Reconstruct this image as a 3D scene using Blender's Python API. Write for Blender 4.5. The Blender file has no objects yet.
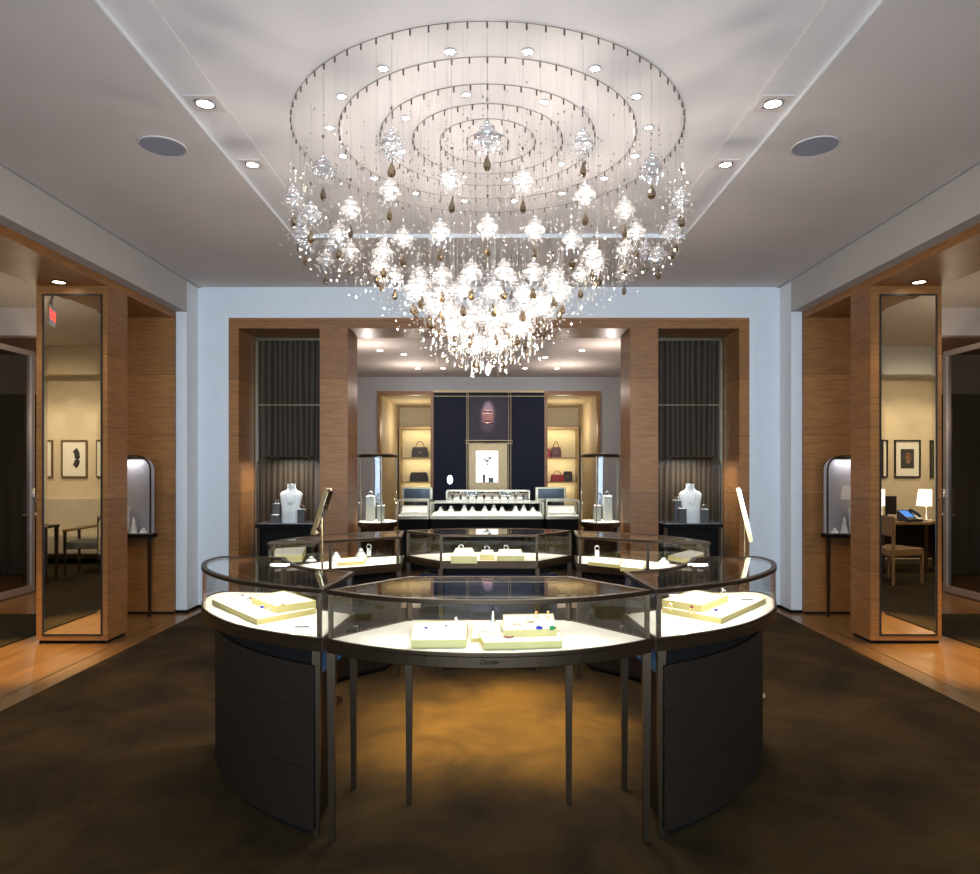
import bpy, math, random
from math import sin, cos, pi, radians, sqrt
from mathutils import Vector, Matrix
random.seed(7)
SC = bpy.context.scene
COL = SC.collection
F, HX, HY, EYE = 700.0, 489.0, 469.0, 1.5

def P(px, py, z):
    d = (EYE - z) * F / (py - HY)
    return ((px - HX) * d / F, d)

# ------------------------------------------------------------------ mesh helper
def inset(poly, w):
    n = len(poly); out = []
    for i in range(n):
        p0, p1, p2 = Vector(poly[i-1]), Vector(poly[i]), Vector(poly[(i+1) % n])
        a = (p1-p0).normalized(); b = (p2-p1).normalized()
        na = Vector((-a.y, a.x)); nb = Vector((-b.y, b.x))
        m = (na+nb)
        if m.length < 1e-6: m = na
        m.normalize()
        k = w / max(0.35, m.dot(na))
        q = p1 + m*k
        out.append((q.x, q.y))
    return out

def ccw(poly):
    a = sum(poly[i-1][0]*poly[i][1]-poly[i][0]*poly[i-1][1] for i in range(len(poly)))
    return list(poly) if a > 0 else list(poly)[::-1]

class MB:
    def __init__(s): s.v = []; s.f = []; s.sm = []
    def add(s, vs, fs, smooth=False):
        o = len(s.v); s.v += [tuple(v) for v in vs]
        for f in fs: s.f.append([i+o for i in f]); s.sm.append(smooth)
        return s
    def box(s, x0, x1, y0, y1, z0, z1):
        if x0 > x1: x0, x1 = x1, x0
        if y0 > y1: y0, y1 = y1, y0
        vs = [(x, y, z) for z in (z0, z1) for y in (y0, y1) for x in (x0, x1)]
        return s.add(vs, [(0,2,3,1),(4,5,7,6),(0,1,5,4),(2,6,7,3),(0,4,6,2),(1,3,7,5)])
    def obox(s, c, ux, hx, hy, z0, z1):
        ux = Vector((ux[0], ux[1])).normalized(); uy = Vector((-ux.y, ux.x)); c = Vector((c[0], c[1]))
        pl = [c-ux*hx-uy*hy, c+ux*hx-uy*hy, c+ux*hx+uy*hy, c-ux*hx+uy*hy]
        return s.prism([(p.x, p.y) for p in pl], z0, z1)
    def prism(s, poly, z0, z1):
        poly = ccw(poly); n = len(poly)
        vs = [(x, y, z0) for x, y in poly] + [(x, y, z1) for x, y in poly]
        fs = [list(range(n))[::-1], list(range(n, 2*n))] + [(i, (i+1) % n, (i+1) % n+n, i+n) for i in range(n)]
        return s.add(vs, fs)
    def ring(s, poly, w, z0, z1):
        o = ccw(poly); i_ = inset(o, w); n = len(o)
        vs = [(x, y, z0) for x, y in o]+[(x, y, z1) for x, y in o]+[(x, y, z0) for x, y in i_]+[(x, y, z1) for x, y in i_]
        fs = []
        for i in range(n):
            j = (i+1) % n
            fs += [(i, j, j+n, i+n), (j+2*n, i+2*n, i+3*n, j+3*n), (i+n, j+n, j+3*n, i+3*n), (j, i, i+2*n, j+2*n)]
        return s.add(vs, fs)
    def xprism(s, prof, y0, y1):      # profile in x,z extruded along y
        n = len(prof)
        vs = [(x, y0, z) for x, z in prof]+[(x, y1, z) for x, z in prof]
        fs = [list(range(n)), list(range(n, 2*n))[::-1]]+[((i+1) % n, i, i+n, (i+1) % n+n) for i in range(n)]
        return s.add(vs, fs)
    def lathe(s, prof, c=(0,0,0), n=16, smooth=True, sx=1, sy=1):
        vs = []; m = len(prof)
        for k in range(n):
            a = 2*pi*k/n
            for r, z in prof: vs.append((c[0]+r*cos(a)*sx, c[1]+r*sin(a)*sy, c[2]+z))
        fs = []
        for k in range(n):
            k2 = (k+1) % n
            for i in range(m-1): fs.append((k*m+i, k2*m+i, k2*m+i+1, k*m+i+1))
        s.add(vs, fs, smooth)
        closed = prof[0] == prof[-1]
        if prof[0][0] > 1e-5 and not closed: s.add([vs[k*m] for k in range(n)], [list(range(n))[::-1]])
        if prof[-1][0] > 1e-5 and not closed: s.add([vs[k*m+m-1] for k in range(n)], [list(range(n))])
        return s
    def cyl(s, c, r, z0, z1, n=16, r2=None):
        r2 = r if r2 is None else r2
        return s.lathe([(r, z0), (r2, z1)], (c[0], c[1], 0), n)
    def sphere(s, c, r, n=10, sz=1.0, smooth=True):
        m = max(4, n//2+1)
        return s.lathe([(max(1e-6, r*sin(pi*i/m)), -r*sz*cos(pi*i/m)) for i in range(m+1)], c, n, smooth)
    def tube(s, pts, r, n=8, closed=False, r2=None):
        pts = [Vector(p) for p in pts]; m = len(pts); vs = []
        for i, p in enumerate(pts):
            a = pts[i-1] if (i or closed) else p; b = pts[(i+1) % m] if (i < m-1 or closed) else p
            t = (b-a).normalized(); u = Vector((0,0,1)).cross(t)
            if u.length < 1e-3: u = Vector((1,0,0)).cross(t)
            u.normalize(); w = t.cross(u)
            rr = r if r2 is None else r+(r2-r)*i/max(1, m-1)
            for k in range(n):
                an = 2*pi*k/n; vs.append(p+(u*cos(an)+w*sin(an))*rr)
        fs = [(i*n+k, i*n+(k+1) % n, ((i+1) % m)*n+(k+1) % n, ((i+1) % m)*n+k) for i in range(m if closed else m-1) for k in range(n)]
        if not closed: fs += [list(range(n))[::-1], [(m-1)*n+k for k in range(n)]]
        return s.add(vs, fs, True)
    def torus(s, c, R, r, axis='z', n=16, m=6):
        pts = []
        for k in range(n):
            a = 2*pi*k/n; q = (R*cos(a), R*sin(a))
            pts.append((c[0]+q[0], c[1]+q[1], c[2]) if axis == 'z' else ((c[0]+q[0], c[1], c[2]+q[1]) if axis == 'y' else (c[0], c[1]+q[0], c[2]+q[1])))
        return s.tube(pts, r, m, True)
    def loft(s, secs, n=16, c=(0,0,0)):   # secs: (z, hx, hy, xo, yo)
        vs = []
        for z, hx, hy, xo, yo in secs:
            for k in range(n):
                a = 2*pi*k/n; vs.append((c[0]+xo+hx*cos(a), c[1]+yo+hy*sin(a), c[2]+z))
        m = len(secs)
        fs = [(i*n+k, i*n+(k+1) % n, (i+1)*n+(k+1) % n, (i+1)*n+k) for i in range(m-1) for k in range(n)]
        s.add(vs, fs, True)
        return s.add([vs[k] for k in range(n)], [list(range(n))[::-1]]).add([vs[(m-1)*n+k] for k in range(n)], [list(range(n))])
    def octa(s, c, r, h):
        x, y, z = c
        return s.add([(x+r,y,z),(x,y+r,z),(x-r,y,z),(x,y-r,z),(x,y,z+h),(x,y,z-h)],
                     [(0,1,4),(1,2,4),(2,3,4),(3,0,4),(1,0,5),(2,1,5),(3,2,5),(0,3,5)])
    def xf(s, M):
        s.v = [tuple(M @ Vector(v)) for v in s.v]; return s
    def build(s, name, mat, parent=None, kind=None, bevel=0, label=None):
        me = bpy.data.meshes.new(name); me.from_pydata(s.v, [], s.f)
        me.polygons.foreach_set('use_smooth', s.sm); me.update()
        o = bpy.data.objects.new(name, me); COL.objects.link(o)
        me.materials.append(mat)
        if parent is not None: o.parent = parent
        if kind: o['kind'] = kind
        if label: o['label'] = label
        if bevel:
            b = o.modifiers.new('edge', 'BEVEL'); b.width = bevel; b.segments = 2; b.limit_method = 'ANGLE'
        return o

def thing(name, label, cat, loc=(0,0,0), group=None, rz=0):
    o = bpy.data.objects.new(name, None); COL.objects.link(o); o.empty_display_size = .05
    o.location = loc; o.rotation_euler = (0, 0, rz); o['label'] = label; o['category'] = cat
    if group: o['group'] = group
    return o
def tag(o, label, cat, group=None):
    o['label'] = label; o['category'] = cat
    if group: o['group'] = group
    return o
def dup(root, loc=None, rz=None, label=None, group=None):
    r = root.copy(); COL.objects.link(r)
    if loc is not None: r.location = loc
    if rz is not None: r.rotation_euler = (0, 0, rz)
    if label: r['label'] = label
    if group: r['group'] = group
    for ch in list(root.children):
        c = ch.copy(); COL.objects.link(c); c.parent = r
        for g in ch.children:
            d = g.copy(); COL.objects.link(d); d.parent = c
    return r

# ------------------------------------------------------------------ materials
def newmat(name):
    m = bpy.data.materials.new(name); m.use_nodes = True
    return m, m.node_tree, m.node_tree.nodes['Principled BSDF']
def sc(nt, kind, **kw):
    n = nt.nodes.new(kind)
    for k, v in kw.items():
        if k in n.inputs: n.inputs[k].default_value = v
        else: setattr(n, k, v)
    return n
def pmat(name, c, rough=.5, metal=0, bump=0, bscale=200, var=0, vscale=8, spec=.5, coat=0, stretch=(1,1,1), sheen=0):
    m, nt, b = newmat(name)
    b.inputs['Base Color'].default_value = (*c, 1); b.inputs['Roughness'].default_value = rough
    b.inputs['Metallic'].default_value = metal; b.inputs['Specular IOR Level'].default_value = spec
    b.inputs['Coat Weight'].default_value = coat; b.inputs['Coat Roughness'].default_value = .08
    b.inputs['Sheen Weight'].default_value = sheen
    tc = sc(nt, 'ShaderNodeTexCoord'); mp = sc(nt, 'ShaderNodeMapping'); mp.inputs['Scale'].default_value = stretch
    nt.links.new(tc.outputs['Object'], mp.inputs[0])
    nz = sc(nt, 'ShaderNodeTexNoise', Scale=vscale, Detail=4.0); nt.links.new(mp.outputs[0], nz.inputs[0])
    r = sc(nt, 'ShaderNodeValToRGB'); r.color_ramp.elements[0].position = .3; r.color_ramp.elements[1].position = .72
    r.color_ramp.elements[0].color = (*[x*(1-var) for x in c], 1); r.color_ramp.elements[1].color = (*[min(1, x*(1+var)) for x in c], 1)
    nt.links.new(nz.outputs['Fac'], r.inputs[0]); nt.links.new(r.outputs[0], b.inputs['Base Color'])
    if bump:
        n2 = sc(nt, 'ShaderNodeTexNoise', Scale=bscale, Detail=3.0); nt.links.new(mp.outputs[0], n2.inputs[0])
        bp = sc(nt, 'ShaderNodeBump', Strength=bump, Distance=.01); nt.links.new(n2.outputs['Fac'], bp.inputs['Height'])
        nt.links.new(bp.outputs[0], b.inputs['Normal'])
    return m
def emat(name, c, s):
    m, nt, b = newmat(name)
    b.inputs['Base Color'].default_value = (*[min(.8, x) for x in c], 1)
    b.inputs['Emission Color'].default_value = (*c, 1); b.inputs['Emission Strength'].default_value = s
    return m
def woodmat(name, c1, c2, grain=(2, 2, 34), seams=0, rough=.48, coat=.04):
    """flat-cut veneer; grain runs along the axis with the smallest scale"""
    m, nt, b = newmat(name)
    tc = sc(nt, 'ShaderNodeTexCoord'); mp = sc(nt, 'ShaderNodeMapping'); mp.inputs['Scale'].default_value = grain
    nt.links.new(tc.outputs['Object'], mp.inputs[0])
    nz = sc(nt, 'ShaderNodeTexNoise', Scale=1.0, Detail=7.0, Roughness=.6, Distortion=.4); nt.links.new(mp.outputs[0], nz.inputs[0])
    r = sc(nt, 'ShaderNodeValToRGB'); r.color_ramp.elements[0].position = .3; r.color_ramp.elements[1].position = .75
    r.color_ramp.elements[0].color = (*c1, 1); r.color_ramp.elements[1].color = (*c2, 1)
    nt.links.new(nz.outputs['Fac'], r.inputs[0]); out = r.outputs[0]
    if seams:
        sx = sc(nt, 'ShaderNodeSeparateXYZ'); nt.links.new(tc.outputs['Object'], sx.inputs[0])
        ax = 'Z' if seams > 0 else 'X'; sp = abs(seams)
        a = sc(nt, 'ShaderNodeMath', operation='PINGPONG'); nt.links.new(sx.outputs[ax], a.inputs[0]); a.inputs[1].default_value = sp/2
        l = sc(nt, 'ShaderNodeMath', operation='LESS_THAN'); nt.links.new(a.outputs[0], l.inputs[0]); l.inputs[1].default_value = .0025
        fl = sc(nt, 'ShaderNodeMath', operation='DIVIDE'); nt.links.new(sx.outputs[ax], fl.inputs[0]); fl.inputs[1].default_value = sp
        f2 = sc(nt, 'ShaderNodeMath', operation='FLOOR'); nt.links.new(fl.outputs[0], f2.inputs[0])
        wn = sc(nt, 'ShaderNodeTexWhiteNoise', noise_dimensions='1D'); nt.links.new(f2.outputs[0], wn.inputs['W'])
        mr = sc(nt, 'ShaderNodeMapRange'); nt.links.new(wn.outputs['Value'], mr.inputs[0]); mr.inputs[3].default_value = .84; mr.inputs[4].default_value = 1.12
        hs = sc(nt, 'ShaderNodeHueSaturation'); nt.links.new(mr.outputs[0], hs.inputs['Value']); nt.links.new(out, hs.inputs['Color'])
        mx = sc(nt, 'ShaderNodeMixRGB'); nt.links.new(l.outputs[0], mx.inputs[0]); nt.links.new(hs.outputs[0], mx.inputs[1]); mx.inputs[2].default_value = (*[x*.4 for x in c1], 1)
        out = mx.outputs[0]
    nt.links.new(out, b.inputs['Base Color'])
    b.inputs['Roughness'].default_value = rough; b.inputs['Coat Weight'].default_value = coat; b.inputs['Coat Roughness'].default_value = .2
    return m
def glassmat(name, tint=(1,1,1), ior=1.45, gl=1.0, rough=0.0):
    """thin pane: clear transmission plus Fresnel reflection"""
    m = bpy.data.materials.new(name); m.use_nodes = True; nt = m.node_tree; nt.nodes.clear()
    out = sc(nt, 'ShaderNodeOutputMaterial'); tr = sc(nt, 'ShaderNodeBsdfTransparent'); tr.inputs[0].default_value = (*tint, 1)
    g = sc(nt, 'ShaderNodeBsdfGlossy'); g.inputs['Roughness'].default_value = rough; g.inputs[0].default_value = (gl, gl, gl, 1)
    ge = sc(nt, 'ShaderNodeNewGeometry'); dt = sc(nt, 'ShaderNodeVectorMath', operation='DOT_PRODUCT')
    nt.links.new(ge.outputs['Incoming'], dt.inputs[0]); nt.links.new(ge.outputs['Normal'], dt.inputs[1])
    ab = sc(nt, 'ShaderNodeMath', operation='ABSOLUTE'); nt.links.new(dt.outputs['Value'], ab.inputs[0])
    om = sc(nt, 'ShaderNodeMath', operation='SUBTRACT'); om.inputs[0].default_value = 1; nt.links.new(ab.outputs[0], om.inputs[1])
    pw = sc(nt, 'ShaderNodeMath', operation='POWER'); nt.links.new(om.outputs[0], pw.inputs[0]); pw.inputs[1].default_value = 5
    f0 = ((ior-1)/(ior+1))**2
    fr = sc(nt, 'ShaderNodeMath', operation='MULTIPLY_ADD'); nt.links.new(pw.outputs[0], fr.inputs[0]); fr.inputs[1].default_value = .9-f0; fr.inputs[2].default_value = f0
    mx = sc(nt, 'ShaderNodeMixShader'); nt.links.new(fr.outputs[0], mx.inputs[0]); nt.links.new(tr.outputs[0], mx.inputs[1]); nt.links.new(g.outputs[0], mx.inputs[2])
    nt.links.new(mx.outputs[0], out.inputs[0]); return m
def crystalmat(name, tint, white, gloss=.35, trans=.35):
    """cut crystal: see-through, shiny and scattering in measured shares"""
    m = bpy.data.materials.new(name); m.use_nodes = True; nt = m.node_tree; nt.nodes.clear()
    out = sc(nt, 'ShaderNodeOutputMaterial'); tr = sc(nt, 'ShaderNodeBsdfTransparent'); tr.inputs[0].default_value = (*tint, 1)
    g = sc(nt, 'ShaderNodeBsdfGlossy'); g.inputs['Roughness'].default_value = .08; g.inputs[0].default_value = (.95, .95, .95, 1)
    tl = sc(nt, 'ShaderNodeBsdfTranslucent'); tl.inputs[0].default_value = (*white, 1)
    m1 = sc(nt, 'ShaderNodeMixShader'); m1.inputs[0].default_value = gloss; nt.links.new(tl.outputs[0], m1.inputs[1]); nt.links.new(g.outputs[0], m1.inputs[2])
    m2 = sc(nt, 'ShaderNodeMixShader'); m2.inputs[0].default_value = trans; nt.links.new(m1.outputs[0], m2.inputs[1]); nt.links.new(tr.outputs[0], m2.inputs[2])
    nt.links.new(m2.outputs[0], out.inputs[0]); return m

W = (.20, .078, .018); W2 = (.38, .160, .042)
M = dict(
 wood=woodmat('anigre_veneer', W, W2, (5, 5, 60), seams=.62),
 wood_plain=woodmat('brown_veneer', W, W2, (5, 5, 40)),
 floor=woodmat('oak_floor', (.15, .07, .022), (.27, .135, .045), (16, 1.2, 2), rough=.28, coat=.3),
 white=pmat('white_paint', (.72, .735, .75), .6, var=.02, bump=.04, bscale=60),
 ceil=pmat('ceiling_paint', (.62, .545, .50), .75, var=.03, vscale=1.5),
 ceil2=pmat('recess_paint', (.70, .645, .62), .75, var=.03, vscale=1.5),
 cream=pmat('cream_wallcovering', (.62, .52, .36), .7, var=.04, bump=.1, bscale=300),
 greywall=pmat('grey_wall_paint', (.42, .39, .37), .7, var=.03),
 bronze=pmat('bronze_metal', (.060, .035, .018), .38, .8, var=.12, vscale=30, stretch=(1,1,6)),
 bronze_l=pmat('light_bronze_metal', (.33, .26, .17), .28, .9, var=.1, vscale=30),
 leather=pmat('brown_leather_panel', (.018, .0105, .0065), .6, spec=.12, bump=.25, bscale=500, var=.12, vscale=40),
 black=pmat('black_recess', (.007, .006, .0055), .7, spec=.1, var=.1),
 navy=pmat('navy_lacquer', (.008, .012, .035), .3, var=.2, vscale=3, coat=.2),
 navyfab=pmat('navy_wall_fabric', (.008, .01, .024), .85, var=.4, vscale=40, bump=.3, bscale=200),
 plum=pmat('plum_panel', (.035, .02, .03), .6, var=.2, vscale=20),
 brass=pmat('brass', (.55, .37, .17), .25, 1.0, var=.08, vscale=20),
 steel=pmat('brushed_steel', (.62, .54, .52), .4, .5, var=.06, vscale=50, stretch=(1,1,.1)),
 gold=pmat('gold_frame', (.36, .24, .11), .4, .5, var=.15, vscale=30),
 deck=pmat('ivory_deck_cloth', (.78, .74, .64), .8, var=.02, bump=.1, bscale=600),
 tray=pmat('ivory_leatherette', (.8, .78, .7), .6, var=.02, bump=.1, bscale=500),
 trayside=pmat('pale_gold_tray_side', (.56, .46, .17), .45, .2, var=.05),
 whitefab=pmat('white_bust_leather', (.78, .78, .76), .5, var=.02),
 pedestal=pmat('grey_green_pedestal', (.5, .5, .42), .5, var=.05),
 greyped=pmat('grey_velvet_pedestal', (.10, .095, .10), .8, var=.1),
 silver=pmat('white_gold', (.85, .85, .86), .12, 1.0, var=.03),
 goldj=pmat('yellow_gold', (.85, .55, .2), .15, 1.0, var=.03),
 blackj=pmat('black_leather_strap', (.015, .013, .012), .4, var=.1),
 sapph=pmat('blue_stone', (.03, .04, .35), .08, 0, var=.2, coat=1),
 emer=pmat('green_stone', (.02, .18, .06), .08, 0, var=.2, coat=1),
 ruby=pmat('red_stone', (.25, .03, .02), .15, 0, var=.2, coat=1),
 glass=glassmat('clear_glass', (.985, .99, .985)),
 glassd=glassmat('dark_glass', (.55, .52, .5), 1.8),
 crystal=crystalmat('clear_crystal', (.97, .97, .98), (.95, .95, .97), .5, .5),
 crystal_w=crystalmat('lit_frosted_crystal', (1, 1, 1), (.97, .96, .96), .4, .45),
 bead=crystalmat('cut_bead_crystal', (1, 1, 1), (.75, .73, .70), .5, .5),
 topaz=crystalmat('smoky_topaz', (.56, .45, .28), (.16, .115, .06), .42, .5),
 wire=pmat('steel_wire', (.45, .43, .42), .35, .8, var=.05),
 peg=pmat('dark_nickel', (.16, .13, .11), .35, .8, var=.1),
 lamp=emat('lamp_glow', (1, .93, .87), 18),
 downl=emat('downlight_glow', (1, .95, .9), 24),
 warml=emat('warm_downlight_glow', (1, .86, .68), 16),
 led=emat('led_strip_glow', (1, .96, .86), 3.0),
 chrome=pmat('chrome_trim', (.7, .69, .7), .2, .9, var=.03),
 speaker=pmat('speaker_grille', (.27, .26, .31), .7, var=.1, vscale=200, bump=.3, bscale=900),
 bag_d=pmat('dark_brown_hide', (.03, .02, .017), .35, var=.2, vscale=30, bump=.3, bscale=200),
 bag_r=pmat('red_hide', (.42, .012, .02), .35, var=.15, vscale=30, bump=.2, bscale=200),
 bag_w=pmat('wine_hide', (.12, .012, .015), .35, var=.15, vscale=30),
 shelfback=pmat('cream_shelf_back', (.72, .62, .4), .7, var=.03),
 lampshade=emat('lamp_shade_glow', (1, .86, .66), 2.2),
 chairfab=pmat('grey_chair_fabric', (.13, .13, .12), .85, var=.1, bump=.2, bscale=400),
 chairwood=pmat('dark_walnut', (.05, .028, .016), .35, var=.3, vscale=12, stretch=(1,1,.1)),
 oak=woodmat('tan_oak', (.28, .16, .07), (.4, .25, .12), (30, 30, 3)),
 sofa=pmat('cream_upholstery', (.55, .48, .36), .8, var=.05, bump=.15, bscale=250),
 paper=pmat('picture_paper', (.78, .74, .64), .8, var=.02),
 ink=pmat('dark_print_ink', (.04, .035, .035), .7, var=.4, vscale=30),
 inkb=pmat('brown_print_ink', (.22, .12, .06), .7, var=.6, vscale=14),
 frame_d=pmat('black_picture_frame', (.02, .016, .014), .35, var=.2),
 frame_l=pmat('wood_picture_frame', (.16, .10, .05), .4, var=.2, vscale=30),
 phone=pmat('phone_plastic', (.02, .03, .06), .35, var=.1),
 blue=pmat('blue_daylight_tint', (.025, .12, .24), .4, var=.05),  # blue of reflected daylight put into the colour
 lav=pmat('lavender_grey_cloth', (.36, .33, .36), .45, var=.05),
 header=pmat('warm_grey_paint', (.46, .42, .38), .65, var=.02),
 screen=emat('blue_phone_screen', (.05, .22, .8), 1.0),
 exit=emat('exit_red', (1, .06, .04), 2.2),
 curtain=pmat('black_curtain_cloth', (.008, .007, .009), .6, var=.4, vscale=20, bump=.2),
 whitelit=emat('lit_window_back', (1, .96, .9), 1.6),
)
# two-tone carpet
def carpet(name, a, b_):
    m, nt, b = newmat(name)
    tc = sc(nt, 'ShaderNodeTexCoord')
    n1 = sc(nt, 'ShaderNodeTexNoise', Scale=1.7, Detail=5.0, Roughness=.65, Distortion=.6); nt.links.new(tc.outputs['Object'], n1.inputs[0])
    n2 = sc(nt, 'ShaderNodeTexNoise', Scale=260.0, Detail=2.0); nt.links.new(tc.outputs['Object'], n2.inputs[0])
    r = sc(nt, 'ShaderNodeValToRGB'); r.color_ramp.elements[0].position = .34; r.color_ramp.elements[1].position = .68
    r.color_ramp.elements[0].color = (*a, 1); r.color_ramp.elements[1].color = (*b_, 1)
    nt.links.new(n1.outputs['Fac'], r.inputs[0]); nt.links.new(r.outputs[0], b.inputs['Base Color'])
    bp = sc(nt, 'ShaderNodeBump', Strength=.6, Distance=.01); nt.links.new(n2.outputs['Fac'], bp.inputs['Height']); nt.links.new(bp.outputs[0], b.inputs['Normal'])
    b.inputs['Roughness'].default_value = .95; b.inputs['Specular IOR Level'].default_value = .15; b.inputs['Sheen Weight'].default_value = 0
    return m
M['rug'] = carpet('brown_carpet', (.023, .0132, .0045), (.074, .041, .0105))
M['rug2'] = carpet('olive_carpet', (.030, .021, .009), (.050, .036, .014))
# dark bronze glass panel with pleats behind
def pleatmat():
    m, nt, b = newmat('bronze_pleated_glass'); b.inputs['Specular IOR Level'].default_value = .12
    tc = sc(nt, 'ShaderNodeTexCoord'); w = sc(nt, 'ShaderNodeTexWave', Scale=5.0, Distortion=7.0, Detail=3.0)
    mp = sc(nt, 'ShaderNodeMapping'); mp.inputs['Scale'].default_value = (1, 1, .05)
    nt.links.new(tc.outputs['Object'], mp.inputs[0]); nt.links.new(mp.outputs[0], w.inputs[0])
    r = sc(nt, 'ShaderNodeValToRGB'); r.color_ramp.elements[0].color = (.024, .016, .009, 1); r.color_ramp.elements[1].color = (.075, .052, .032, 1)
    nt.links.new(w.outputs['Fac'], r.inputs[0]); nt.links.new(r.outputs[0], b.inputs['Base Color'])
    b.inputs['Roughness'].default_value = .35; b.inputs['Coat Weight'].default_value = .22; b.inputs['Coat Roughness'].default_value = .05
    return m
M['pleat'] = pleatmat()
mm, nt, b = newmat('mirror_silver')
b.inputs['Base Color'].default_value = (.88, .86, .82, 1); b.inputs['Metallic'].default_value = 1; b.inputs['Roughness'].default_value = .0
M['mirror'] = mm
# leather base with vertical/horizontal seams is modelled; window daylight glass
S = 'structure'

def textmesh(body, size, parent, loc, rot, mat, extrude=.001, shear=0):
    cu = bpy.data.curves.new('lettering', 'FONT'); cu.body = body; cu.size = size; cu.shear = shear; cu.extrude = extrude; cu.align_x = 'CENTER'
    to = bpy.data.objects.new('text_source', cu); COL.objects.link(to)
    me = bpy.data.meshes.new_from_object(to.evaluated_get(bpy.context.evaluated_depsgraph_get()))
    bpy.data.objects.remove(to); me.materials.clear(); me.materials.append(mat)
    o = bpy.data.objects.new('lettering', me); COL.objects.link(o); o.parent = parent; o.location = loc; o.rotation_euler = rot
    return o

# ------------------------------------------------------------------ lights
def area(name, loc, size, power, color=(1,1,1), rot=(0,0,0), sy=None, spread=180):
    l = bpy.data.lights.new(name, 'AREA'); l.energy = power; l.color = color; l.size = size
    if sy: l.shape = 'RECTANGLE'; l.size_y = sy
    l.spread = radians(spread)
    o = bpy.data.objects.new(name, l); COL.objects.link(o); o.location = loc; o.rotation_euler = rot; return o
def spot(name, loc, power, color=(1,1,1), ang=60, blend=.6, target=None, r=.03):
    l = bpy.data.lights.new(name, 'SPOT'); l.energy = power; l.color = color; l.spot_size = radians(ang); l.spot_blend = blend; l.shadow_soft_size = r
    o = bpy.data.objects.new(name, l); COL.objects.link(o); o.location = loc
    if target is not None:
        o.rotation_euler = (Vector(target)-Vector(loc)).to_track_quat('-Z', 'Y').to_euler()
    return o
def point(name, loc, power, color=(1,1,1), r=.03):
    l = bpy.data.lights.new(name, 'POINT'); l.energy = power; l.color = color; l.shadow_soft_size = r
    o = bpy.data.objects.new(name, l); COL.objects.link(o); o.location = loc; return o

# ------------------------------------------------------------------ shell
CZ = 3.47
FR = -2.2                       # front (street side) wall
MB().box(-9.4, 9.4, FR-.2, 16.2, -.12, 0).build('floor', M['floor'], kind=S)
# main ceiling with shallow recess |x|<1.66, y<5.96
c = MB()
c.box(-3.3, -1.66, FR, 7.7, CZ, CZ+.2); c.box(1.66, 3.3, FR, 7.7, CZ, CZ+.2); c.box(-1.66, 1.66, 5.96, 7.7, CZ, CZ+.2)
c.build('ceiling', M['ceil'], kind=S)
MB().box(-1.64, 1.64, FR, 5.95, CZ+.03, CZ+.2).build('ceiling_recess', M['ceil2'], kind=S)
for s, nm in ((-1, 'trim_1'), (1, 'trim_2')):
    MB().box(s*1.44, s*1.659, FR, 5.959, CZ+.022, CZ+.029).build(nm, M['ceil2'], kind=S)
MB().box(-1.66, 1.66, 5.955, 5.962, CZ-.001, CZ+.03).box(-1.662, -1.655, FR, 5.96, CZ-.001, CZ+.03).box(1.655, 1.662, FR, 5.96, CZ-.001, CZ+.03).build('trim_3', M['white'], kind=S)
# thin shadow gap along the crown
g = MB()
for s in (-1, 1): g.box(s*3.12, s*3.15, FR, 7.58, CZ-.012, CZ+.001)
g.build('trim_4', M['greywall'], kind=S)
for s, sd in ((-1, 'left'), (1, 'right')):
    MB().box(s*3.15, s*3.272, FR, 7.3, 3.14, CZ+.1).build('wall_'+sd, M['header'], kind=S)
    MB().box(s*3.15, s*3.265, 7.3, 7.6, 0, CZ+.1).build('wall_'+sd+'_pier', M['white'], kind=S)
    # wood header, fascia and jamb
    h = MB().box(s*3.272, s*3.88, FR, 7.26, 3.07, 3.55)
    h.build('beam_'+sd, M['wood_plain'], kind=S)
    MB().box(s*3.268, s*4.4, 7.26, 7.6, 0, 3.55).build('wall_'+sd+'_jamb', M['wood'], kind=S)
    MB().box(s*3.145, s*3.265, 7.285, 7.3, 0, .03).box(s*3.138, s*3.15, 7.285, 7.58, 0, .03).box(s*3.268, s*4.39, 7.25, 7.26, 0, .02).build('baseboard_'+sd, M['black'], kind=S)
    # side bay
    MB().box(s*3.88, s*9.3, FR, 8.54, CZ, CZ+.2).build('ceiling_bay_'+sd, M['ceil'] if s > 0 else M['ceil'], kind=S)
    MB().box(s*5.4, s*9.3, .2, .42, 0, 3.02).build('wall_bay_'+sd, M['cream'], kind=S)
    MB().box(s*4.6, s*9.3, .2, .75, 3.02, CZ).build('beam_bay_'+sd, M['cream'] if s < 0 else M['white'], kind=S)
    MB().box(s*9.2, s*9.4, FR, 16, 0, CZ).build('wall_side_'+sd, M['cream'], kind=S)
    MB().box(s*3.88, s*9.3, 8.54, 8.7, 3.13, CZ+.1).build('beam_rear_'+sd, M['ceil'], kind=S)
    MB().box(s*3.88, s*9.3, 8.7, 10.2, 3.13, 3.2).build('ceiling_rear_'+sd, M['wood_plain'], kind=S)
    MB().box(s*3.3, s*9.3, 10.0, 10.2, 0, 3.13).build('wall_rear_'+sd, M['greywall'], kind=S)
    # bay return wall near the street
    MB().box(s*3.27, s*9.3, FR-.1, FR, 0, CZ).build('wall_street_'+sd, M['cream'], kind=S)
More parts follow.
